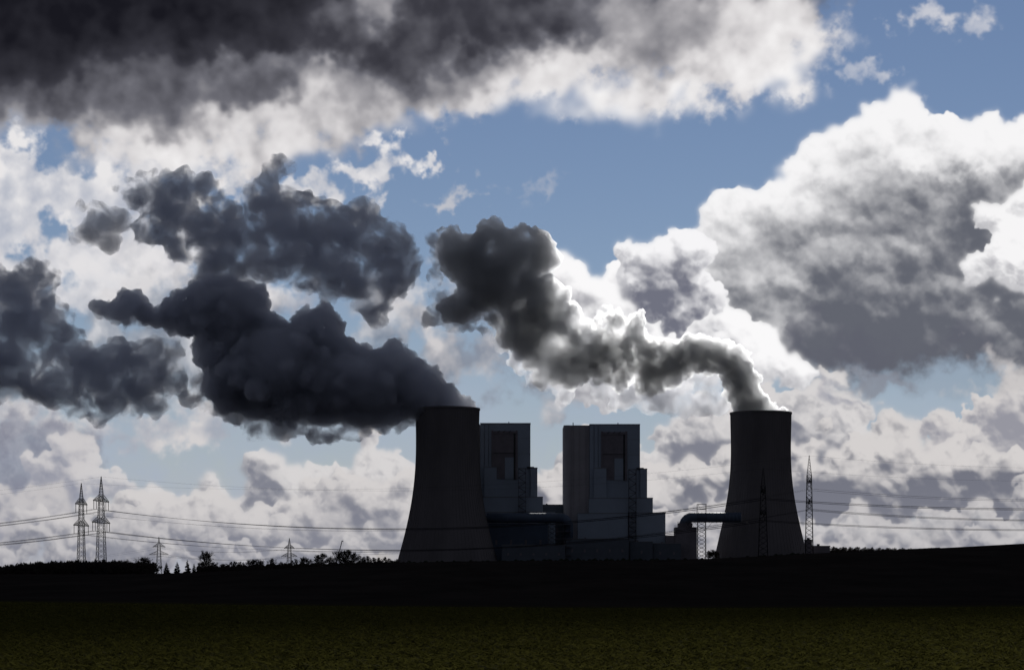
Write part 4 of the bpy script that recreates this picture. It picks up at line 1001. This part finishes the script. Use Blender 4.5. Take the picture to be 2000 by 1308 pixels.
s3 = steam("steam_cloud", "large dark grey steam cloud drifting above the left plume, with a small knob on top", "steam cloud",
      [(PD, TY2 - 40, mM, 8, 2.5), (PDl, TY2 - 60, mM, 9, 2.5), (PDw, TY2 - 60, mW, 10, 2.5)])

# ------------------------------------------------------------------ unseen cloud added above the frame, shaped to shade the left half and fields
def shade_cloud():
    r = random.Random(21); A = 1950.0; V = []; F = []; n = 0
    tx_ = math.tan(SUN_AZ); k = 1 / (math.tan(SUN_EL) * 1.0)
    pts = []
    for i in range(420):
        gx = r.uniform(-1700, 1500); gy = r.uniform(290, 2900)
        if gx > -30 and gy > 1350: continue
        if gx > -165 and gy > 1450: continue
        pts.append((gx, gy))
    pts += [(-132, y) for y in range(1500, 2900, 80)] + [(-250, y) for y in range(1500, 2900, 80)]
    edge = [(x, 213 + max(-45, min(60, x * .9)) + 4 * math.sin(x * .05)) for x in range(-300, 300, 30)] + [(x, 213 + (60 if x > 0 else -45) + 10 * math.sin(x * .01)) for x in list(range(-1700, -300, 100)) + list(range(300, 1500, 100))]
    dxs = SUN_DIR.x / SUN_DIR.z; dys = SUN_DIR.y / SUN_DIR.z
    for q_, (gx, gy) in enumerate(pts + edge):
        z = A + (r.uniform(0, 160) if q_ < len(pts) else 0); h = z - (250 if gy > 1400 else 0)
        R0 = r.uniform(110, 150) if q_ < len(pts) else 120
        v, f = ico(2); w = v * np.array([R0, R0, R0 * .6]) + np.array([gx + dxs * h, gy + dys * h, z])
        V.append(w); F.append(f + n); n += len(v)
    m = bpy.data.materials.new("cloud_vapour"); m.use_nodes = True; nt = m.node_tree; nt.nodes.clear()
    out = nt.nodes.new('ShaderNodeOutputMaterial'); pv = nt.nodes.new('ShaderNodeVolumePrincipled'); pv.inputs['Density'].default_value = .03; pv.inputs['Color'].default_value = (.95, .95, .96, 1); pv.inputs['Anisotropy'].default_value = .5
    nt.links.new(pv.outputs[0], out.inputs['Volume'])
    tmp = npmesh("shade_clouds", np.concatenate(V), np.concatenate(F), m)
    rm = tmp.modifiers.new("fuse", 'REMESH'); rm.mode = 'VOXEL'; rm.voxel_size = 30
    dg = bpy.context.evaluated_depsgraph_get(); me = bpy.data.meshes.new_from_object(tmp.evaluated_get(dg)); bpy.data.objects.remove(tmp)
    me.name = "shade_clouds"
    if not me.materials: me.materials.append(m)
    o = bpy.data.objects.new("shade_clouds", me); COL.objects.link(o); tag(o, "unseen added cloud deck, shaped to cast shade", "clouds", kind='stuff')
shade_cloud()
print("done", round(time.time() - T_START, 1))
